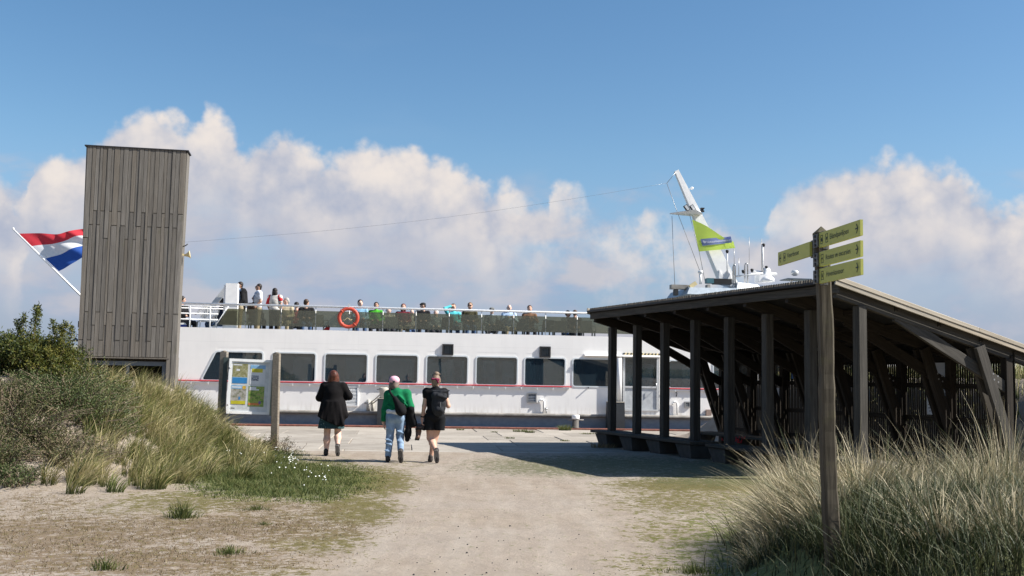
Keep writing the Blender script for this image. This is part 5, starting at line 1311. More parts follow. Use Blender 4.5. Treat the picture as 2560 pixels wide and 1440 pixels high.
    sole_box((.06,-.20,.205),(.075,-.158,.045),(0,.96,.27),(1,0,0),.048).build('sole', flat('sole_mid', (.15,.14,.13), .8), s)
    T = Matrix.Translation(t.location) @ Matrix.Rotation(rad(1), 4, 'Z')
    b = thing('backpack', 'black backpack with a loose flap on the back of the person in shorts', 'backpack', T @ Vector((.075,-.17,1.1)), rad(1))
    pk = cloth('pack_black', (.028,.030,.034))
    sdf_part('pack', [E((.01,0,-.03),(.135,.075,.22),.04), C((-.06,0,.14),(.09,0,.14),.07,.07,.05), C((.0,-.05,-.12),(.05,-.05,-.12),.05,.05,.04)], .009, pk, b)
    sdf_part('flap', [C((-.10,.02,.21),(.10,-.01,.215),.03,.03,.05), C((.06,-.02,.19),(.20,-.02,.235),.035,.012,.05), C((.0,-.06,.14),(.14,-.05,.10),.04,.03,.06)], .009, pk, b)
    for x in (-.10, .10): MB().tube([(x,.04,.20),(x,.14,.22),(x*.95,.22,.17)], .018, 6).build('strap', pk, b)
    MB().box((.048,-.085,-.15), (.052,-.078,.02)).build('zip', M['alu'], b)
    for k, (dx, dy, dz, lab, col) in enumerate(((-.06,.0,-.19,'brown hiking boot hanging lower from the hand of the walker in shorts',(.16,.09,.06)),(.03,.03,-.13,'dark hiking boot held higher beside the black shorts',(.05,.04,.04)))):
        q = T @ Vector((hl[0]+dx, hl[1]+dy, hl[2]+dz)); o = thing('hiking_boot', lab, 'boot', q, rad(10+k*25), 'boots carried in the hand')
        m = flat('boot_leather', col, .7)
        if k == 0: sdf_part('upper', [C((0,0,.06),(0,.02,-.04),.05,.048,.03), C((0,.02,-.03),(-.02,-.06,-.14),.05,.04,.03)], .009, m, o); MB().beam((.02,.06,-.04), (-.03,-.03,-.20), .085, .022).build('sole', M['black'], o)
        else: sdf_part('upper', [C((0,0,.03),(.01,0,-.04),.048,.045,.03), C((0,0,-.03),(-.13,-.03,-.02),.045,.038,.03)], .009, m, o); MB().beam((.04,0,-.07), (-.17,-.03,-.055), .085, .022).build('sole', M['black'], o)
walker_black(); walker_green(); walker_shorts()

# ---- passengers on the upper deck
def seated(t, H, top, legs, skin, hair, facing_head=(0,-1,0), arms='lap', cap=None, glasses=False, bald=False, longhair=False):
    """seat origin on the deck, facing -y; H = seat height of the hips"""
    f = np.array(facing_head, float); f /= np.linalg.norm(f)
    hd = (0,-.03,H+.765); sl, sr = (-.19,0,H+.52), (.19,0,H+.52)
    if arms == 'lap': el, er, hl, hr = (-.25,-.05,H+.27), (.25,-.05,H+.27), (-.09,-.27,H+.22), (.09,-.27,H+.22)
    elif arms == 'rail': el, er, hl, hr = (-.26,-.10,H+.30), (.26,-.10,H+.30), (-.05,-.28,H+.42), (.07,-.28,H+.42)
    else: el, er, hl, hr = (-.25,-.05,H+.27), (-.30,-.22,H+.66), (.09,-.27,H+.22), (-.06,-.14,H+.77)
    if arms == 'shade': sl, sr, el, er, hl, hr = (-.19,0,H+.52), (.19,0,H+.52), (-.32,-.20,H+.68), (.25,-.05,H+.27), (-.07,-.13,H+.80), (.09,-.27,H+.22)
    kl, kr, al, ar = (-.12,-.44,H-.0), (.12,-.44,H), (-.13,-.42,.09), (.13,-.44,.09)
    body = [E((0,0,H+.08),(.17,.13,.14),.05), E((0,0,H+.36),(.17,.11,.2),.05), C(sl,sr,.06,.06,.05), C((-.09,0,H+.03),kl,.085,.06,.04), C(kl,al,.055,.036,.03), C((.09,0,H+.03),kr,.085,.06,.04), C(kr,ar,.055,.036,.03),
            C(sl,el,.045,.04,.03), C(el,hl,.04,.028,.02), C(sr,er,.045,.04,.03), C(er,hr,.04,.028,.02), E(hl,(.04,.045,.04),.02), E(hr,(.04,.045,.04),.02)]
    body += head_prims(hd, f); h = .016
    b = sdf_part('body', body, h, skin, t)
    tp = [C(sl,sr,.082,.082,.05), E((0,0,H+.33),(.20,.14,.26),.05), E((0,0,H+.08),(.195,.15,.10),.05), C(sl,el,.07,.062,.03), C(el,lr(el,hl,.8),.062,.05,.03), C(sr,er,.07,.062,.03), C(er,lr(er,hr,.8),.062,.05,.03), C((0,0,H+.56),(0,-.01,H+.60),.075,.06,.03)]
    sdf_part('top', tp, h, top, t)
    sdf_part('trousers', [E((0,0,H+.05),(.185,.15,.11),.04), C((-.09,0,H+.03),kl,.10,.075,.04), C(kl,al,.07,.055,.03), C((.09,0,H+.03),kr,.10,.075,.04), C(kr,ar,.07,.055,.03), C((-.13,-.44,.05),(-.13,-.55,.045),.045,.045,.03), C((.13,-.46,.05),(.13,-.57,.045),.045,.045,.03)], h, legs, t)
    dress_head(t, hd, f, hair, cap, glasses, bald, longhair)
def dress_head(t, hd, f, hair, cap, glasses, bald, longhair):
    hd = np.array(hd); f = np.array(f, float); z = np.array([0,0,1.0]); r = np.array([f[1], -f[0], 0])
    if cap is not None:
        sdf_part('cap', [E(hd-f*.01+z*.055, (.098,.098,.06), .02), C(hd+f*.09+z*.045+r*.04, hd+f*.09+z*.045-r*.04, .022, .022, .03)], .014, cap, t)
        sdf_part('hair', [E(hd-f*.03+z*.0, (.086,.086,.07), .02)], .014, hair, t)
    elif bald: sdf_part('hair', [E(hd-f*.045-z*.01, (.088,.06,.06), .02)], .014, hair, t)
    else:
        P = [E(hd-f*.03+z*.035, (.09,.09,.09), .02), E(hd-f*.05-z*.02, (.082,.055,.08), .02)]
        if longhair: P += [E(hd-f*.03-z*.09+r*.055, (.045,.06,.10), .03), E(hd-f*.03-z*.09-r*.055, (.045,.06,.10), .03), E(hd-f*.055-z*.07, (.08,.05,.11), .03)]
        sdf_part('hair', P, .014, hair, t)
    if glasses: sdf_part('sunglasses', [C(hd+f*.083+r*.06+z*.015, hd+f*.083-r*.06+z*.015, .016, .016, .01)], .010, M['black'], t)
    else: eyes(t, hd, f)
CHAIR = None
def chair_at(loc, rz, label, grp):
    global CHAIR
    if CHAIR is None:
        c = thing('deck_chair', label, 'chair', (0,0,0), 0, grp); m = flat('chair_dark', (.05,.06,.06), .6)
        MB().box((-.22,-.22,.42), (.22,.22,.45)).build('seat', m, c)
        MB().hexa([(-.22,.20,.45),(.22,.20,.45),(.22,.24,.45),(-.22,.24,.45),(-.21,.30,.86),(.21,.30,.86),(.21,.33,.86),(-.21,.33,.86)]).build('backrest', m, c)
        lm = MB().hexa([(-.018,-.018,0),(.018,-.018,0),(.018,.018,0),(-.018,.018,0),(-.022,-.022,.42),(.022,-.022,.42),(.022,.022,.42),(-.022,.022,.42)]).mesh('leg', m)
        for x in (-.2,.2):
            for y in (-.2,.2): link('leg', lm, c, (x, y, 0))
        for x in (-.235,.235): MB().tube([(x,-.2,.42),(x,-.2,.64),(x,.26,.66)], .015, 6).build('arm_rest', m, c)
        CHAIR = c; o = c
    else: o = copy_tree(CHAIR); o['label'] = label
    o.location = loc; o.rotation_euler = (0, 0, rz); return o
hairs = {k: flat('hair_'+k, c, .6, var=.4, scale=25) for k, c in dict(dark=(.02,.014,.012), brown=(.075,.042,.024), red=(.13,.035,.03), grey=(.34,.33,.31), white=(.55,.54,.52), sandy=(.16,.10,.05)).items()}
tops = {k: cloth('top_'+k, c) for k, c in dict(navy=(.02,.025,.045), lightblue=(.22,.40,.55), green=(.08,.42,.035), maroon=(.12,.02,.03), black=(.016,.016,.018), turquoise=(.10,.52,.58), olive=(.06,.055,.03), steel=(.22,.27,.31), shirtblue=(.40,.52,.68), brown=(.16,.09,.055), beige=(.42,.36,.25), red=(.48,.03,.035), pale=(.55,.52,.48), white=(.66,.68,.74)).items()}
leg_m = {k: cloth('legs_'+k, c) for k, c in dict(jean=(.06,.10,.19), dark=(.03,.03,.035), khaki=(.30,.25,.17)).items()}
SEATED = [  # px, py of the crown, label, top, legs, skin, hair, head direction, arms, options
 (767,749,'passenger with brown hair and dark jacket sitting left of the lifebuoy','black','jean',skin_a,'brown',(.6,.8),'lap',{}),
 (715,745,'grey haired passenger in a beige jacket beside the striped standing one','beige','khaki',skin_p,'grey',(-1,-.2),'lap',{}),
 (742,756,'small passenger in red behind the rail between the grey haired one and the lifebuoy','red','dark',skin_a,'dark',(0,1),'lap',{}),
 (901,750,'passenger in a light blue jacket just right of the lifebuoy','lightblue','jean',skin_p,'dark',(.2,-1),'lap',{}),
 (941,756,'passenger in a bright green jacket on deck','green','dark',skin_b,'dark',(0,-1),'lap',{}),
 (972,769,'low white haired passenger right of the green jacket behind the screen','pale','dark',skin_p,'white',(.8,-.4),'lap',{'bald':True}),
 (1008,760,'passenger with long red brown hair in a maroon top','maroon','khaki',skin_a,'red',(-.3,-1),'lap',{'longhair':True}),
 (1030,774,'bald passenger low behind the screen right of the maroon top','pale','jean',skin_p,'sandy',(.5,-1),'lap',{'bald':True}),
 (1057,757,'passenger in a dark flat cap and black sweater facing left','black','dark',skin_a,'dark',(-1,-.1),'lap',{'cap':True}),
 (1089,775,'low white haired passenger right of the flat cap behind the screen','steel','dark',skin_p,'white',(-.7,-.6),'lap',{}),
 (1134,760,'passenger in a turquoise jacket shading the eyes with a raised arm','turquoise','jean',skin_a,'brown',(.3,-1),'shade',{}),
 (1175,757,'passenger with sandy hair and sunglasses in an olive jacket','olive','jean',skin_a,'sandy',(-.2,-1),'lap',{'glasses':True}),
 (1230,769,'passenger in a grey cap and steel blue jacket','steel','dark',skin_a,'grey',(.2,-1),'lap',{'cap':True}),
 (1273,762,'bald older passenger in a pale blue shirt with raised hands','shirtblue','khaki',skin_p,'white',(.2,-1),'rail',{'bald':True}),
 (1324,764,'passenger with short brown hair in a brown jacket right of the bald one','brown','dark',skin_a,'brown',(-.1,-1),'rail',{}),
 (1421,777,'passenger with dark hair in a pale top nearest the shelter roof, left of the pair','pale','jean',skin_b,'dark',(1,-.2),'lap',{}),
 (1437,776,'passenger with dark brown hair in black, right of the pair nearest the shelter roof','black','dark',skin_a,'brown',(.2,1),'lap',{}),
]
def passengers():
    for i, (px, py, lab, tp, lg, sk, hr, fd, arms, op) in enumerate(SEATED):
        ztop = ZDK+.45+.87; u, v = sz(px, py, ztop)
        if not .55 < v < 6.2:
            v = min(max(v, .62), 6.2); u, ztop = sv(px, py, v)
        H = ztop-ZDK-.87+(0)
        loc = SM @ Vector((u, v, ZDK)); yaw = SA+RNG.uniform(-.15, .15)
        chair_lab = 'dark deck chair under the '+lab
        t = thing('person', lab, 'person', loc, yaw, 'passengers seated on the upper deck')
        seated(t, H, tops[tp], leg_m[lg], sk, hairs[hr], (*fd, 0), arms, cap=(cloth('cap_dark', (.035,.035,.035)) if 'flat' in lab else cloth('cap_grey', (.16,.16,.15))) if op.get('cap') else None, glasses=op.get('glasses', False), bald=op.get('bald', False), longhair=op.get('longhair', False))
        c = chair_at(loc, yaw, ' '.join(chair_lab.split()[:15]), 'dark chairs on the upper deck'); c.scale.z = max(.6, (H-.02)/.45)
    # extra empty chairs seen below the screens
    for k, px in enumerate((640, 800, 985, 1110, 1200, 1250, 1300, 1365, 1400, 1470)):
        u, _ = sv(px, 800, 1.6+.3*(k % 3)); q = SM @ Vector((u, 1.6+.3*(k % 3), ZDK))
        names = ['behind the standing pair','left of the lifebuoy','right of the white haired passenger','between two white haired heads','right of the sunglasses','left of the bald older passenger','between bald and brown jacket','right of the brown jacket','left of the pair by the roof','closest to the shelter roof']
        chair_at(q, SA+RNG.uniform(-.6, .6), 'empty dark deck chair '+names[k], 'dark chairs on the upper deck')
def standing(px, py, ht, lab, top, legs, skin, hair, yaw, extra=None, cap=None, glasses=False, longhair=False, jacket=None):
    zt = ZDK+ht; u, v = sz(px, py, zt)
    if not .6 < v < 6: v = min(max(v, .7), 6); u, zt = sv(px, py, v)
    k = (zt-ZDK)/1.72
    t = thing('person', lab, 'person', SM @ Vector((u, v, ZDK)), SA+yaw); t.scale = (k, k, k)
    hd = (0,-.01,1.60); sl, sr = (-.20,0,1.40), (.20,0,1.40); el, er = (-.25,.02,1.12), (.25,.02,1.12); hl, hr = (-.22,-.14,.94), (.22,-.14,.94)
    kl, al = (-.10,-.01,.48), (-.11,0,.09); kr, ar = (.10,-.02,.48), (.12,-.02,.09)
    body = [E((0,0,.95),(.165,.12,.15),.05), E((0,0,1.24),(.18,.115,.22),.05), C(sl,sr,.06,.06,.05), C((-.09,0,.88),kl,.09,.06,.04), C(kl,al,.058,.04,.03), C((.09,0,.88),kr,.09,.06,.04), C(kr,ar,.058,.04,.03),
            C(sl,el,.05,.042,.03), C(el,hl,.042,.03,.02), C(sr,er,.05,.042,.03), C(er,hr,.042,.03,.02), C(al,(-.11,-.13,.05),.036,.03,.02), C(ar,(.12,-.15,.05),.036,.03,.02)]+head_prims(hd, (0,-1,0))
    body += [E(hl,(.035,.045,.045),.02), E(hr,(.035,.045,.045),.02)]
    sdf_part('body', body, .016, skin, t)
    sdf_part('top', [C(sl,sr,.08,.08,.05), E((0,0,1.22),(.205,.145,.25),.05), E((0,0,.98),(.19,.145,.12),.05), C(sl,lr(sl,el,.6),.075,.065,.03), C(sr,lr(sr,er,.6),.075,.065,.03), C((0,0,1.44),(0,0,1.48),.07,.06,.03)], .016, top, t)
    sdf_part('trousers', [E((0,0,.9),(.18,.14,.12),.05), C((-.09,0,.86),kl,.105,.08,.04), C(kl,al,.08,.06,.03), C((.09,0,.86),kr,.105,.08,.04), C(kr,ar,.08,.06,.03), C((-.11,0,.05),(-.11,-.15,.045),.045,.045,.02), C((.12,-.02,.05),(.12,-.17,.045),.045,.045,.02)], .016, legs, t)
    if jacket: sdf_part('jacket', [C((-.22,.05,1.42),(.22,.05,1.42),.08,.08,.05), C((0,.09,1.36),(0,.12,.95),.16,.17,.06), C(sl,el,.085,.075,.04), C(el,lr(el,hl,.8),.072,.06,.03), C(sr,er,.085,.075,.04), C(er,lr(er,hr,.8),.072,.06,.03)], .016, jacket, t)
    if extra: extra(t)
    dress_head(t, hd, (0,-1,0), hair, cap, glasses, False, longhair)
def deck_people():
    passengers()
    standing(600, 704, 1.80, 'standing passenger with dark jacket and pale blue shirt half behind the white pillar', tops['shirtblue'], leg_m['khaki'], skin_b, hairs['dark'], rad(-60), jacket=tops['black'])
    standing(647, 709, 1.78, 'standing passenger in a white shirt and sunglasses looking left', tops['white'], leg_m['khaki'], skin_b, hairs['dark'], rad(-70), glasses=True)
    def stripe(t):
        sdf_part('red_shoulder', [C((.17,-.0,1.40),(.24,.02,1.15),.088,.078,.03), C((-.17,-.0,1.40),(-.22,.02,1.30),.088,.078,.03)], .016, tops['red'], t)
    standing(688, 720, 1.64, 'standing passenger with long dark hair in a white top with red sleeves', tops['pale'], leg_m['dark'], skin_a, hairs['dark'], rad(165), longhair=True, extra=stripe)
    u, v = 0, 0
    def sit(px, py, v, lab, tp, lg, sk, hr, fd, yaw):
        u, zt = sv(px, py, v); t = thing('person', lab, 'person', SM @ Vector((u, v, ZDK)), SA+yaw, 'passengers seated on the upper deck')
        seated(t, zt-ZDK-.87, tops[tp], leg_m[lg], sk, hairs[hr], fd, 'lap'); return u
    sit(636, 737, 1.5, 'seated passenger in dark brown clothes between the two standing at the pillar', 'brown', 'dark', skin_b, 'dark', (.6,.8,0), rad(150))
    sit(456, 741, .9, 'passenger in black partly hidden behind the tower edge', 'black', 'dark', skin_a, 'dark', (.8,-.3,0), rad(60))
    sit(556, 746, 1.3, 'passenger in navy resting beside the white pillar', 'navy', 'jean', skin_p, 'dark', (-1,.0,0), rad(-70))
    # white garden chair behind the open rail
    u, _ = sv(515, 790, .55); c = thing('garden_chair', 'white slatted plastic garden chair by the open stern rail', 'chair', SM @ Vector((u, .75, ZDK)), SA+rad(200))
    w = M['white']; MB().box((-.27,-.25,.42), (.27,.25,.45)).build('seat', w, c)
    for i in range(11):
        x = -.26+.052*i; hh = .90-.10*abs(i-5)**2/25
        MB().beam((x*.9,.24,.45), (x*1.12,.34,hh), .028, .014).build('back_slat', w, c)
    MB().tube([(-.31,.33,.78),(-.2,.345,.87),(0,.35,.91),(.2,.345,.87),(.31,.33,.78),(.33,.1,.68),(.33,-.25,.66)], .022, 6).build('top_rail', w, c)
    MB().tube([(-.31,.33,.78),(-.33,.1,.68),(-.33,-.25,.66)], .022, 6).build('arm_rest', w, c)
    for x in (-.25,.25):
        for y in (-.23,.24): MB().beam((x*1.15,y*1.15,0), (x,y,.43), .045, .035).build('leg', w, c)
    u, _ = sv(455, 810, .7); b = thing('cool_box', 'small blue box on the stern deck beside the tower edge', 'box', SM @ Vector((u+.02, .7, ZDK)), SA)
    MB().box((-.16,-.12,0), (.16,.12,.30)).build('tub', flat('box_blue', (.02,.06,.35), .5), b); MB().box((-.17,-.13,.302), (.17,.13,.36)).build('lid', M['white'], b)
    u, _ = sv(812, 812, .5); o = thing('folded_cloth', 'bright red folded cloth lying on deck below the glass screen', 'bag', SM @ Vector((u, .45, ZDK)), SA)
    sdf_part('fabric', [C((-.12,0,.05),(.10,0,.30),.05,.06,.04), C((.08,0,.1),(.12,0,.33),.06,.05,.04)], .012, tops['red'], o)
deck_people()
# ------------------------------------------------------------------ vegetation
def blades(name, roots, h, lean, width, mat, parent=None, segs=4, droop=.35, spread=.25, tint=None, rng=RNG):
    """ribbon blades: roots (N,3), heights (N,), lean (N,2) horizontal tip drift as a share of the height"""
    N = len(roots); T = np.linspace(0, 1, segs+1)
    d = lean+rng.normal(0, spread, (N, 2))
    l = np.linalg.norm(d, axis=1); hh = h/np.sqrt(1+.55*l**2)
    az = rng.uniform(0, 2*np.pi, N); sd = np.stack([np.cos(az), np.sin(az)*.45, np.zeros(N)], 1)
    V = np.zeros((N, segs+1, 2, 3), np.float32)
    w = np.asarray(width)*np.ones(N)
    for i, t in enumerate(T):
        x = roots[:, :2]+d*hh[:, None]*(t**1.9)
        z = roots[:, 2]+hh*(t-droop*l*.5*t**3)
        c = np.concatenate([x, z[:, None]], 1); ww = (w*(1-t**1.6)*.5+.0004)[:, None]
        V[:, i, 0] = c-sd*ww; V[:, i, 1] = c+sd*ww
    b = (np.arange(N)*(segs+1)*2)[:, None]; Q = []
    for i in range(segs): Q.append(np.concatenate([b+2*i, b+2*i+1, b+2*i+3, b+2*i+2], 1))
    tint = rng.random(N) if tint is None else tint
    me = raw_mesh(name, V.reshape(-1, 3), np.concatenate(Q), mat, True, {'tint': np.repeat(tint, (segs+1)*2), 'along': np.tile(np.repeat(T, 2), N)})
    return link(name, me, parent)
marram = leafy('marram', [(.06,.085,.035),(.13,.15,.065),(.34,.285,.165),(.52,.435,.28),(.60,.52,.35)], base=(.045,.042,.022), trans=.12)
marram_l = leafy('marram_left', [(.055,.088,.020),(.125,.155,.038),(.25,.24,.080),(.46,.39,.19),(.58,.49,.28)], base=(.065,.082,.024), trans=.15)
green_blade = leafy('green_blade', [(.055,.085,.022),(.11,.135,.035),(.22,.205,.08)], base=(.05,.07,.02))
shade_blade = leafy('shade_blade', [(.018,.030,.010),(.040,.058,.018),(.075,.085,.03),(.16,.14,.07)], base=(.02,.022,.01), trans=.1)  # darker greens: shade low in the grass is put into the colour
dry_blade = leafy('dry_blade', [(.15,.098,.058),(.22,.155,.092),(.19,.17,.075),(.34,.265,.17)])
moss_blade = leafy('moss_blade', [(.13,.115,.030),(.21,.185,.06),(.30,.25,.11)])
def ground_pts(x, y, dz=0.0): return np.stack([x, y, gz(x, y)+dz], 1)
def sample(n, fn, x0, x1, y0, y1, rng=RNG):
    xs, ys = [], []
    while sum(map(len, xs)) < n:
        x, y = rng.uniform(x0, x1, n*2), rng.uniform(y0, y1, n*2); k = rng.random(n*2) < fn(x, y); xs.append(x[k]); ys.append(y[k])
    return np.concatenate(xs)[:n], np.concatenate(ys)[:n]

def right_marram():
    # tussock centres: (x, y, radius, height, blades, lean x)
    tus = [(2.72,9.75,.34,.82,1500,-.25),(3.0,10.55,.42,.92,2100,-.22),(3.0,10.9,.35,.92,1400,-.15),(3.45,9.8,.45,.84,2000,.0),(3.55,10.9,.5,.88,2300,-.05),(3.95,10.3,.45,.86,2100,.05),(4.25,11.1,.5,.98,2300,.0),(4.75,10.5,.5,1.0,2300,.05),
           (4.65,11.5,.5,1.22,2400,-.12),(5.2,11.2,.5,1.25,2200,.1),(5.6,11.9,.6,1.2,2000,.05),(4.0,9.1,.4,.58,1500,.1),(4.5,9.4,.5,.62,1500,.1),(3.45,8.7,.38,.48,1100,.1),(2.35,9.1,.25,.46,800,-.4),(2.05,8.75,.2,.36,450,-.5),(3.9,12.0,.5,.85,1500,0),(3.3,11.8,.4,.80,1300,-.1),(6.2,11.4,.6,1.2,1400,0),(3.0,9.3,.35,.62,1300,-.15),(4.1,8.3,.4,.52,900,.1),(3.15,8.15,.4,.42,800,.0),(3.6,7.9,.45,.45,800,.05),(4.3,7.9,.5,.55,900,.05),(2.75,8.55,.3,.42,600,-.2),(3.9,8.8,.45,.62,1100,.1),(3.35,7.3,.42,.62,1100,.05),(2.95,7.55,.32,.50,700,-.1),(3.7,7.3,.42,.66,1000,.1),(2.85,7.0,.3,.42,600,0),(3.2,6.8,.35,.5,800,0),(2.5,8.4,.28,.55,700,-.25),(2.4,9.3,.25,.62,800,-.3),(2.7,10.2,.33,.95,1200,-.2)]
    R, H, L, T = [], [], [], []
    for (x, y, r, h, n, lx) in tus:
        n = int(n*.50); r *= .82; h *= (.98 if x < 3.15 else .80 if x < 4.3 else .86 if x < 5.0 else 1.0)*(.8 if y < 9 else 1)
        a = RNG.uniform(0, 6.283, n); q = r*np.sqrt(RNG.random(n)); dx, dy = q*np.cos(a), q*np.sin(a)
        R.append(ground_pts(x+dx, y+dy, -.02)); H.append(h*(1-.38*(q/r)**2)*np.clip(RNG.normal(.86, .24, n), .35, 1.42))
        L.append(np.stack([lx+dx/r*.80, dy/r*.6], 1)); T.append(np.clip(RNG.normal(.62+RNG.normal(0, .08), .30, n), 0, 1))
    # splayed, dry lower blades round the left and front edge
    n = 1500; a = RNG.uniform(2.2, 4.6, n); x = 2.55+.55*np.cos(a)*RNG.uniform(.3, 1, n)+RNG.uniform(0, .7, n); y = 9.6+RNG.uniform(-.95, 1.1, n)
    R.append(ground_pts(x, y, -.01)); H.append(RNG.uniform(.25, .62, n)); L.append(np.stack([np.full(n, -.75), RNG.normal(-.1, .3, n)], 1)); T.append(np.clip(RNG.normal(.5, .3, n), 0, 1))
    R, H, L, T = map(np.concatenate, (R, H, L, T))
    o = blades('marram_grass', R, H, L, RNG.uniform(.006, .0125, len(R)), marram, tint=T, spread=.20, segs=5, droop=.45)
    tag(o, 'tall straw coloured marram grass round the foot of the fingerpost', kind='stuff')
    n = 12000; x, y = sample(n, lambda x, y: np.exp(-((x-3.5)/1.7)**4-((y-8.2)/1.3)**4)*np.where(x < 2.05+.25*lump(x*0, y, .3), .15, 1), 1.7, 6.0, 6.4, 10.0)
    o = blades('low_grass', ground_pts(x, y, -.01), RNG.uniform(.08, .30, n), np.zeros((n, 2)), .007, shade_blade, spread=.5)
    tag(o, 'low green grass at the bottom right under the marram', kind='stuff')
right_marram()
def post_foot():
    n = 16000; x = RNG.uniform(2.2, 5.2, n); y = RNG.uniform(6.2, 8.6, n); q = ground_pts(x, y, -.01)
    hh = RNG.uniform(.10, .42, n)*np.clip(.5+.5*lump(x, y, .22)+.35, .25, 1.15)
    o = blades('dune_turf', q, hh, np.zeros((n, 2)), .0075, shade_blade, spread=.5, tint=np.clip(RNG.normal(.45, .3, n), 0, 1)); tag(o, 'dark green and straw turf on the rise at the bottom right corner', kind='stuff')
    n = 900; x = RNG.uniform(1.95, 2.9, n); y = RNG.uniform(6.75, 7.3, n)
    o = blades('foot_grass', ground_pts(x, y, -.01), RNG.uniform(.05, .15, n), np.zeros((n, 2)), .007, shade_blade, spread=.4); tag(o, 'green and straw grass hiding the foot of the fingerpost', kind='stuff')
post_foot()
def rear_marram():
    n = 9000; x, y = sample(n, lambda x, y: ((x-9.3-.38*(18-y)) > 0)*.9, 7.2, 13, 15.5, 29)
    o = blades('dune_grass', ground_pts(x, y, -.02), RNG.uniform(.25, .5, n), np.zeros((n, 2)), .022, marram_l, spread=.3); tag(o, 'dune grass behind the shelter wall', kind='stuff')
rear_marram()

def left_marram():
    # density painted in places along the flank of the dune
    spots = [(455,985,.45,1500),(490,1015,.45,1700),(520,1045,.45,1700),(550,1075,.42,1700),(585,1100,.4,1500),(615,1120,.35,1200),(330,965,.46,2300),(390,980,.46,2400),(430,1005,.5,2700),(370,1020,.55,2500),(470,1040,.6,2900),(300,1010,.55,1900),(520,1070,.55,2700),(560,1110,.5,2600),(430,1090,.6,2600),(350,1100,.6,2300),(480,1130,.55,2600),
             (590,1140,.42,2000),(250,960,.6,1600),(240,1040,.55,1500),(520,1170,.45,2000),(330,1180,.55,1900),(230,1190,.5,1500),(420,1190,.45,1600),(280,1110,.5,1500)]
    R, H, L, T = [], [], [], []
    for (px, py, h, n) in spots:
        d = ray(px, py+26); k = 9.0                    # root of the spot: march the ray to the terrain
        while k < 40:
            q = Vector((0,0,EYE))+d*(k/d.y)
            if q.z < gzf(q.x, q.y): break
            k += .05
        nc = max(6, int(n/170)); dry = (py-950)/250.0
        for c in range(nc):
            a = RNG.uniform(0, 6.283); rr = .62*math.sqrt(RNG.random()); cx, cy = q.x+rr*math.cos(a), q.y+rr*math.sin(a)
            m = int(RNG.uniform(45, 95)); a = RNG.uniform(0, 6.283, m); r = .11*np.sqrt(RNG.random(m)); dx, dy = r*np.cos(a), r*np.sin(a)
            R.append(ground_pts(cx+dx, cy+dy, -.02)); hc = h*RNG.uniform(.65, 1.2); H.append(hc*np.clip(RNG.normal(.85, .25, m), .3, 1.4))
            L.append(np.stack([RNG.uniform(.25, .75)+dx*4.5, RNG.normal(-.05, .15)+dy*3.5], 1)); tc = RNG.normal(.56, .18)
            T.append(np.clip(RNG.normal(tc, .24, m), 0, 1))
    R, H, L, T = map(np.concatenate, (R, H, L, T))
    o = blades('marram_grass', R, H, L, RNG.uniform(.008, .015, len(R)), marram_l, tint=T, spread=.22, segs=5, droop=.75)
    tag(o, 'wind bent marram grass on the dune flank below the tower', kind='stuff')
left_marram()
def march(px, py):
    d = ray(px, py); k = 7.5
    while k < 60:
        q = Vector((0,0,EYE))+d*(k/d.y)
        if q.z < gzf(q.x, q.y): return q
        k += .03
    return on_ground(px, py)
def low_cover():
    def scatter(name, label, lst, n, h, mat, width, spread, x0, x1, y0, y1, kind='stuff', thr=.16, clump=.55):
        def fn(x, y):
            p = np.stack([x, y, gz(x, y)], 1); a, b = to_px(p); d = blobs(a, b, lst)
            return np.where(d > thr, d, 0)*np.where(lump(x*1.0, y*1.0, .16)+.6*lump(x, y, .5) > clump-.75, 1, .22)
        x, y = sample(n, fn, x0, x1, y0, y1)
        P = ground_pts(x, y, -.004); k = np.clip(blobs(*to_px(P), lst), 0, 1)**1.5*.75+.25
        o = blades(name, P, k*RNG.uniform(h*.5, h*1.3, n), np.zeros((n, 2)), width, mat, spread=spread, segs=2); tag(o, label, kind=kind); return o
    scatter('moss_turf', 'olive moss and short turf beside the sandy path', MOSS, 42000, .012, moss_blade, .009, .9, -6, 5.5, 8.3, 21)
    scatter('dry_grass', 'thin brown dry grass on the sand at the lower left', DRY, 22000, .036, dry_blade, .006, 1.1, -7, -.5, 8.2, 15.5)
    scatter('green_grass', 'short green grass with daisies beside the notice board post', GREEN[:3], 22000, .13, green_blade, .009, .8, -6.6, -1.8, 13.2, 23)
low_cover()
def daisies():
    pk = [(730,1168,9,9,22),(700,1140,70,22,20),(750,1195,60,22,20),(660,1120,60,16,10),(800,1220,30,12,6),(620,1150,60,16,7),(560,1140,60,20,6),(300,1010,120,60,8)]
    m = MB()
    for px, py, rx, ry, n in pk:
        for _ in range(n):
            q = march(px+RNG.normal(0, rx*.6), py+RNG.normal(0, ry*.6)); z = gzf(q.x, q.y)+RNG.uniform(.10, .22); r = RNG.uniform(.007, .014)
            nn = Vector((RNG.normal(0, .4), -.7, .7)).normalized(); sd = nn.cross(Vector((1,0,0))).normalized(); ux = sd.cross(nn); c = Vector((q.x, q.y, z))
            m.add([c+(ux*math.cos(a)+sd*math.sin(a))*r*(1 if k % 2 else .62) for k, a in enumerate(np.linspace(0, 6.283, 11)[:-1])], [tuple(range(10))])
    tag(m.build('daisies', flat('petal_white', (.78,.78,.74), .7)), 'white daisies scattered in the green grass', kind='stuff')
daisies()
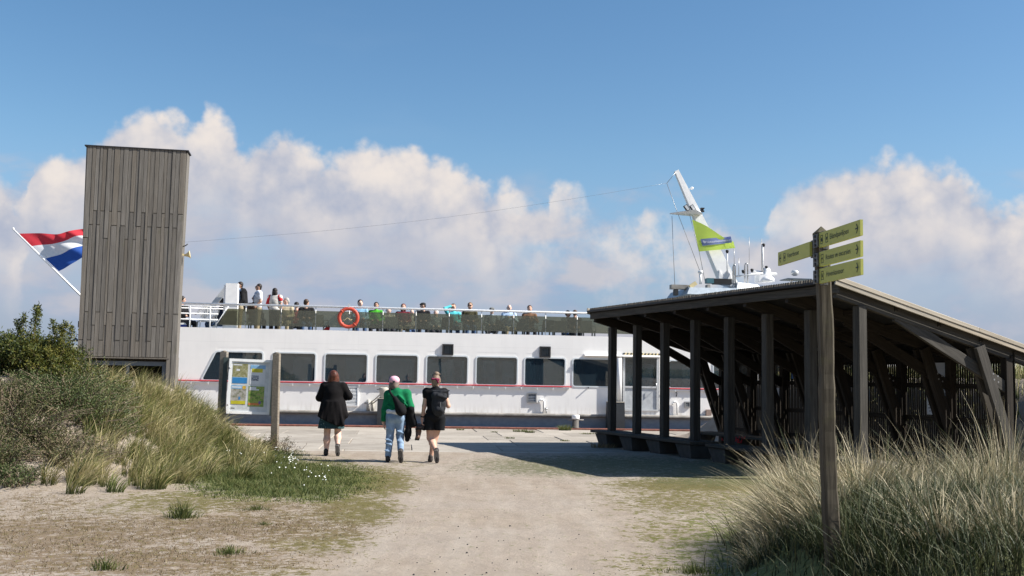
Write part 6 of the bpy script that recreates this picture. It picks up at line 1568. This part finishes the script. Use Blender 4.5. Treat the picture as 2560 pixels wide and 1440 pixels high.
def pebbles():
    n = 170; m = MB()
    for _ in range(n):
        px = RNG.normal(1250, 420); py = 1180+270*RNG.random()**.8; q = on_ground(px, py, .03); s = RNG.uniform(.004, .011)*(1.6 if RNG.random() < .06 else 1); z = gzf(q.x, q.y)
        a = RNG.uniform(0, 3.1); v = [(math.cos(a+k*2.094)*s, math.sin(a+k*2.094)*s*.8) for k in range(3)]
        m.add([(q.x+x, q.y+y, z-.004) for x, y in v]+[(q.x+x*.5, q.y+y*.5, z+s*.8) for x, y in v], [(0,1,4,3),(1,2,5,4),(2,0,3,5),(3,4,5)])
    tag(m.build('pebbles', flat('pebble_dark', (.06,.055,.05), .8, var=.4)), 'small dark pebbles strewn over the sandy path', kind='stuff')
pebbles()

# ---- shrubs: stems with leaves
def shrub(name, label, cat, spot, rx, ry, h, stems, leaves, leaf, mats, tint=(.5, .25), up=.6, spires=0, group=None, tw=.010, seed=1):
    rng = np.random.default_rng(seed); x0, y0 = spot; g = gzf(x0, y0)
    root = thing(name, label, cat, (x0, y0, g), 0, group)
    sm = MB(); LP, LD, LT = [], [], []
    for i in range(stems):
        a = rng.uniform(0, 6.283); r0 = math.sqrt(rng.random()); bx, by = .55*rx*r0*math.cos(a), .55*ry*r0*math.sin(a)
        sp = i < spires
        hh = h*(1.0-.55*r0**2)*rng.uniform(.62, 1.0) if not sp else h*rng.uniform(1.15, 1.5)
        out = Vector((math.cos(a)*rx*.6*r0+rng.normal(0, .16*rx), math.sin(a)*ry*.6*r0+rng.normal(0, .16*ry), 0))
        if sp: out *= .35
        zb = gzf(x0+bx, y0+by)-g; pts = []
        for k in range(5):
            f = k/4; p = Vector((bx, by, zb-.03))+out*(f**1.3)+Vector((0,0,hh*(1-(1-f)**(1+up*.5)))); p += Vector(rng.normal(0, .02, 3)); pts.append(p)
        sm.tube(pts, [tw*(1-.75*k/4) for k in range(5)], 4, cap=False)
        nl = int(leaves*hh/h*(1.0 if not sp else 1.7))
        f = rng.uniform(.12, 1.0, nl); idx = np.clip((f*4).astype(int), 0, 3); P = np.array([tuple(p) for p in pts]); fr = (f*4-idx)[:, None]
        c = P[idx]*(1-fr)+P[idx+1]*fr; sp_ = (.20*min(rx, h)*(1-.6*f) if not sp else .13*(1-f)+.03)
        c = c+rng.normal(0, 1, (nl, 3))*np.reshape(sp_, (-1, 1))*.55
        LP.append(c); LD.append(rng.normal(0, 1, (nl, 3))+np.array([0, -.1, .55])); LT.append(np.clip(rng.normal(*tint, nl)+rng.normal(0, .12), 0, 1))
    sm.build('stems', mats[1], root)
    c, d, t = np.concatenate(LP), np.concatenate(LD), np.concatenate(LT); n = len(c); d /= np.linalg.norm(d, axis=1)[:, None]
    s = np.cross(d, rng.normal(0, 1, (n, 3))); s /= np.linalg.norm(s, axis=1)[:, None]+1e-9; L = (leaf[0]*rng.uniform(.6, 1.25, n))[:, None]; w = (leaf[1]*rng.uniform(.7, 1.2, n))[:, None]
    nn = np.cross(d, s)*w*.35
    V = np.stack([c, c+d*L*.5+s*w*.5+nn, c+d*L, c+d*L*.5-s*w*.5+nn], 1).reshape(-1, 3); Q = np.arange(n*4).reshape(-1, 4)
    me = raw_mesh('foliage', V, Q, mats[0], False, {'tint': np.repeat(t, 4), 'along': np.ones(n*4)}); link('foliage', me, root); return root
stem_m = flat('stem_brown', (.12,.085,.06), .9); twig_m = flat('twig_beige', (.24,.18,.13), .9)
buck = leafy('buckthorn_leaf', [(.020,.032,.012),(.048,.068,.018),(.10,.115,.024),(.16,.145,.03)], trans=.3)
greyl = leafy('willow_leaf', [(.036,.058,.018),(.075,.102,.034),(.125,.15,.058),(.19,.165,.08)], trans=.2)
rusty = leafy('rusty_leaf', [(.042,.060,.018),(.080,.095,.034),(.12,.11,.048),(.20,.165,.10)], trans=.2)
def shrubs():
    G = 'shrubs on the dune at the left'
    def at(px, Y): return (at_depth(px, 940, Y).x, Y)
    shrub('buckthorn_bush', 'tall dark green thorny bush with upright spires at the left picture edge', 'bush', at(35,17.6), 1.0, .95, .88, 240, 190, (.062,.021), (buck, stem_m), (.42,.24), spires=4, seed=3)
    shrub('buckthorn_bush', 'yellowish green thorny bush right of the tall dark one, in front of the tower corner', 'bush', at(118,17.2), .58, .6, .70, 140, 170, (.058,.02), (buck, stem_m), (.72,.2), spires=4, seed=4)
    shrub('buckthorn_bush', 'dark thorny bush behind the others at the far left', 'bush', at(-60,18.8), 1.3, 1.0, .95, 180, 170, (.062,.021), (buck, stem_m), (.45,.24), spires=2, seed=5)
    shrub('willow_shrub', 'grey green creeping shrub on the dune crest left of the tower', 'shrub', at(225,17.4), .75, .7, .62, 150, 120, (.04,.015), (greyl, twig_m), (.4,.22), seed=6)
    shrub('willow_shrub', 'dense grey green shrub in the middle of the left dune', 'shrub', at(165,16.4), .95, .7, .60, 200, 130, (.038,.014), (greyl, twig_m), (.4,.24), seed=7)
    shrub('willow_shrub', 'brownish shrub at the left picture edge low on the dune', 'shrub', at(20,15.6), 1.0, .8, .62, 190, 125, (.036,.014), (rusty, twig_m), (.45,.25), seed=8)
    shrub('willow_shrub', 'twiggy brown and green shrub low on the dune in front of the grey one', 'shrub', at(140,15.2), .9, .6, .42, 170, 105, (.034,.013), (rusty, twig_m), (.55,.25), seed=9)
    shrub('willow_shrub', 'low grey green plant on the sand at the foot of the left dune', 'shrub', at(45,14.2), .42, .38, .30, 80, 80, (.032,.013), (greyl, twig_m), (.35,.2), seed=10)
    shrub('willow_shrub', 'green shrub tucked into the marram under the tower window', 'shrub', at(265,16.6), .6, .55, .50, 120, 110, (.036,.014), (greyl, twig_m), (.2,.2), seed=11)
    shrub('willow_shrub', 'dark brown low shrub at the left edge nearest the sand', 'shrub', at(-15,14.6), .6, .5, .5, 120, 105, (.034,.013), (rusty, twig_m), (.35,.2), seed=12)
    dk = leafy('dock_leaf', [(.04,.05,.02),(.09,.09,.035),(.11,.06,.04)])
    q = at_depth(700, 1120, 22.0)
    shrub('wild_plant', 'dark upright weed at the foot of the right notice board post', 'plant', (q.x+.0, 21.85), .42, .2, .46, 26, 70, (.035,.012), (dk, stem_m), (.5,.3), up=.1, tw=.008, seed=13)
    shrub('wild_plant', 'low dark weed left of the right notice board post', 'plant', (q.x-.35, 21.8), .3, .2, .26, 40, 90, (.035,.012), (dk, stem_m), (.3,.3), seed=14)
shrubs()
def tufts():
    lst = [(455,1295,.17,.22,380,'bright green grass tuft on the sand left of the path',green_blade),(575,1385,.16,.09,300,'flat dark green weed on the sand near the bottom edge',green_blade),(262,1425,.12,.12,240,'small green tuft at the bottom left',green_blade),
           (640,1275,.18,.08,260,'low green tuft below the marram',green_blade),(660,1312,.12,.05,160,'thin green patch right of the lone grass tuft',green_blade),(1735,1432,.26,.10,420,'leafy green weed at the bottom edge beside the right marram',green_blade),
           (1345,1440,.0,.0,0,'',None)]
    for k, (px, py, r, h, n, lab, mt) in enumerate(lst):
        if not n: continue
        n = int(n*.6); q = march(px, py); a = RNG.uniform(0, 6.283, n); rr = r*RNG.random(n)**.8*np.where(RNG.random(n) < .12, 1.8, 1.0)*(1+.4*np.sin(a*3+k)); x, y = q.x+rr*np.cos(a), q.y+rr*np.sin(a)*.7
        t = thing('grass_tuft', lab, 'tuft', (q.x, q.y, gzf(q.x, q.y)), 0, 'loose tufts on the sand'); R = ground_pts(x, y, -.01)-np.array(t.location)
        blades('leaves', R, RNG.uniform(.4, 1.35, n)*h*(1.15-.6*np.clip(rr/r, 0, 1)), np.stack([rr*np.cos(a)/max(r,.01)*.5, rr*np.sin(a)/max(r,.01)*.4], 1), .008, mt, t, spread=.4)
    quayw = [(1412,1076,.20,.22,220,'tallest green weed tuft beside the white topped bollard'),(1300,1079,.22,.09,160,'green weed in a slab joint left of the bollard'),(1325,1082,.14,.11,120,'dark green weed beside the slab joint'),(1150,1075,.12,.07,90,'little weed on the quay edge right of the walkers'),(585,1070,.14,.07,90,'small weed on the quay behind the notice board'),
             (1275,1096,.14,.06,70,'thin weed on the second slab row'),(1412,1103,.12,.06,70,'weed in the slab joint below the bollard'),(1235,1081,.10,.05,60,'tiny weed near the rusty edge'),(1470,1085,.3,.06,120,'sparse weeds by the end of the far bench'),(1510,1119,.3,.14,150,'dry stalks under the end of the far bench')]
    for (px, py, r, h, n, lab) in quayw:
        q = on_ground(px, py, .0); a = RNG.uniform(0, 6.283, n); rr = r*np.sqrt(RNG.random(n)); R = np.stack([rr*np.cos(a), rr*np.sin(a)*.6, np.zeros(n)], 1)
        t = thing('weed_tuft', lab, 'weed', (q.x, q.y, -.005), 0, 'weeds growing on the quay')
        blades('leaves', R, RNG.uniform(.5, 1.2, n)*h, np.stack([np.cos(a)*.5, np.sin(a)*.4], 1), .014, green_blade if 'dry' not in lab else dry_blade, t, spread=.4)
    # red geraniums glimpsed at the end of the far bench
    for k, (y, lab) in enumerate(((4.75,'small red flowered plant at the near end of the far bench'),(4.42,'dark red flowered plant in the gap between the front benches'))):
        q = SHM @ Vector((.52, y, 0)); t = shrub('flower_plant', lab, 'plant', (q.x, q.y), .16, .16, .42, 14, 40, (.05,.03), (green_blade, stem_m), (.3,.2), seed=30+k)
        m = MB()
        for _ in range(26):
            c = Vector((RNG.normal(0,.07), RNG.normal(0,.07), RNG.uniform(.36,.48))); s = .018; m.lathe([(0,-s),(s,0),(0,s)], c, 5)
        m.build('blossom', flat('petal_red', (.42,.02,.03), .7), t)
tufts()
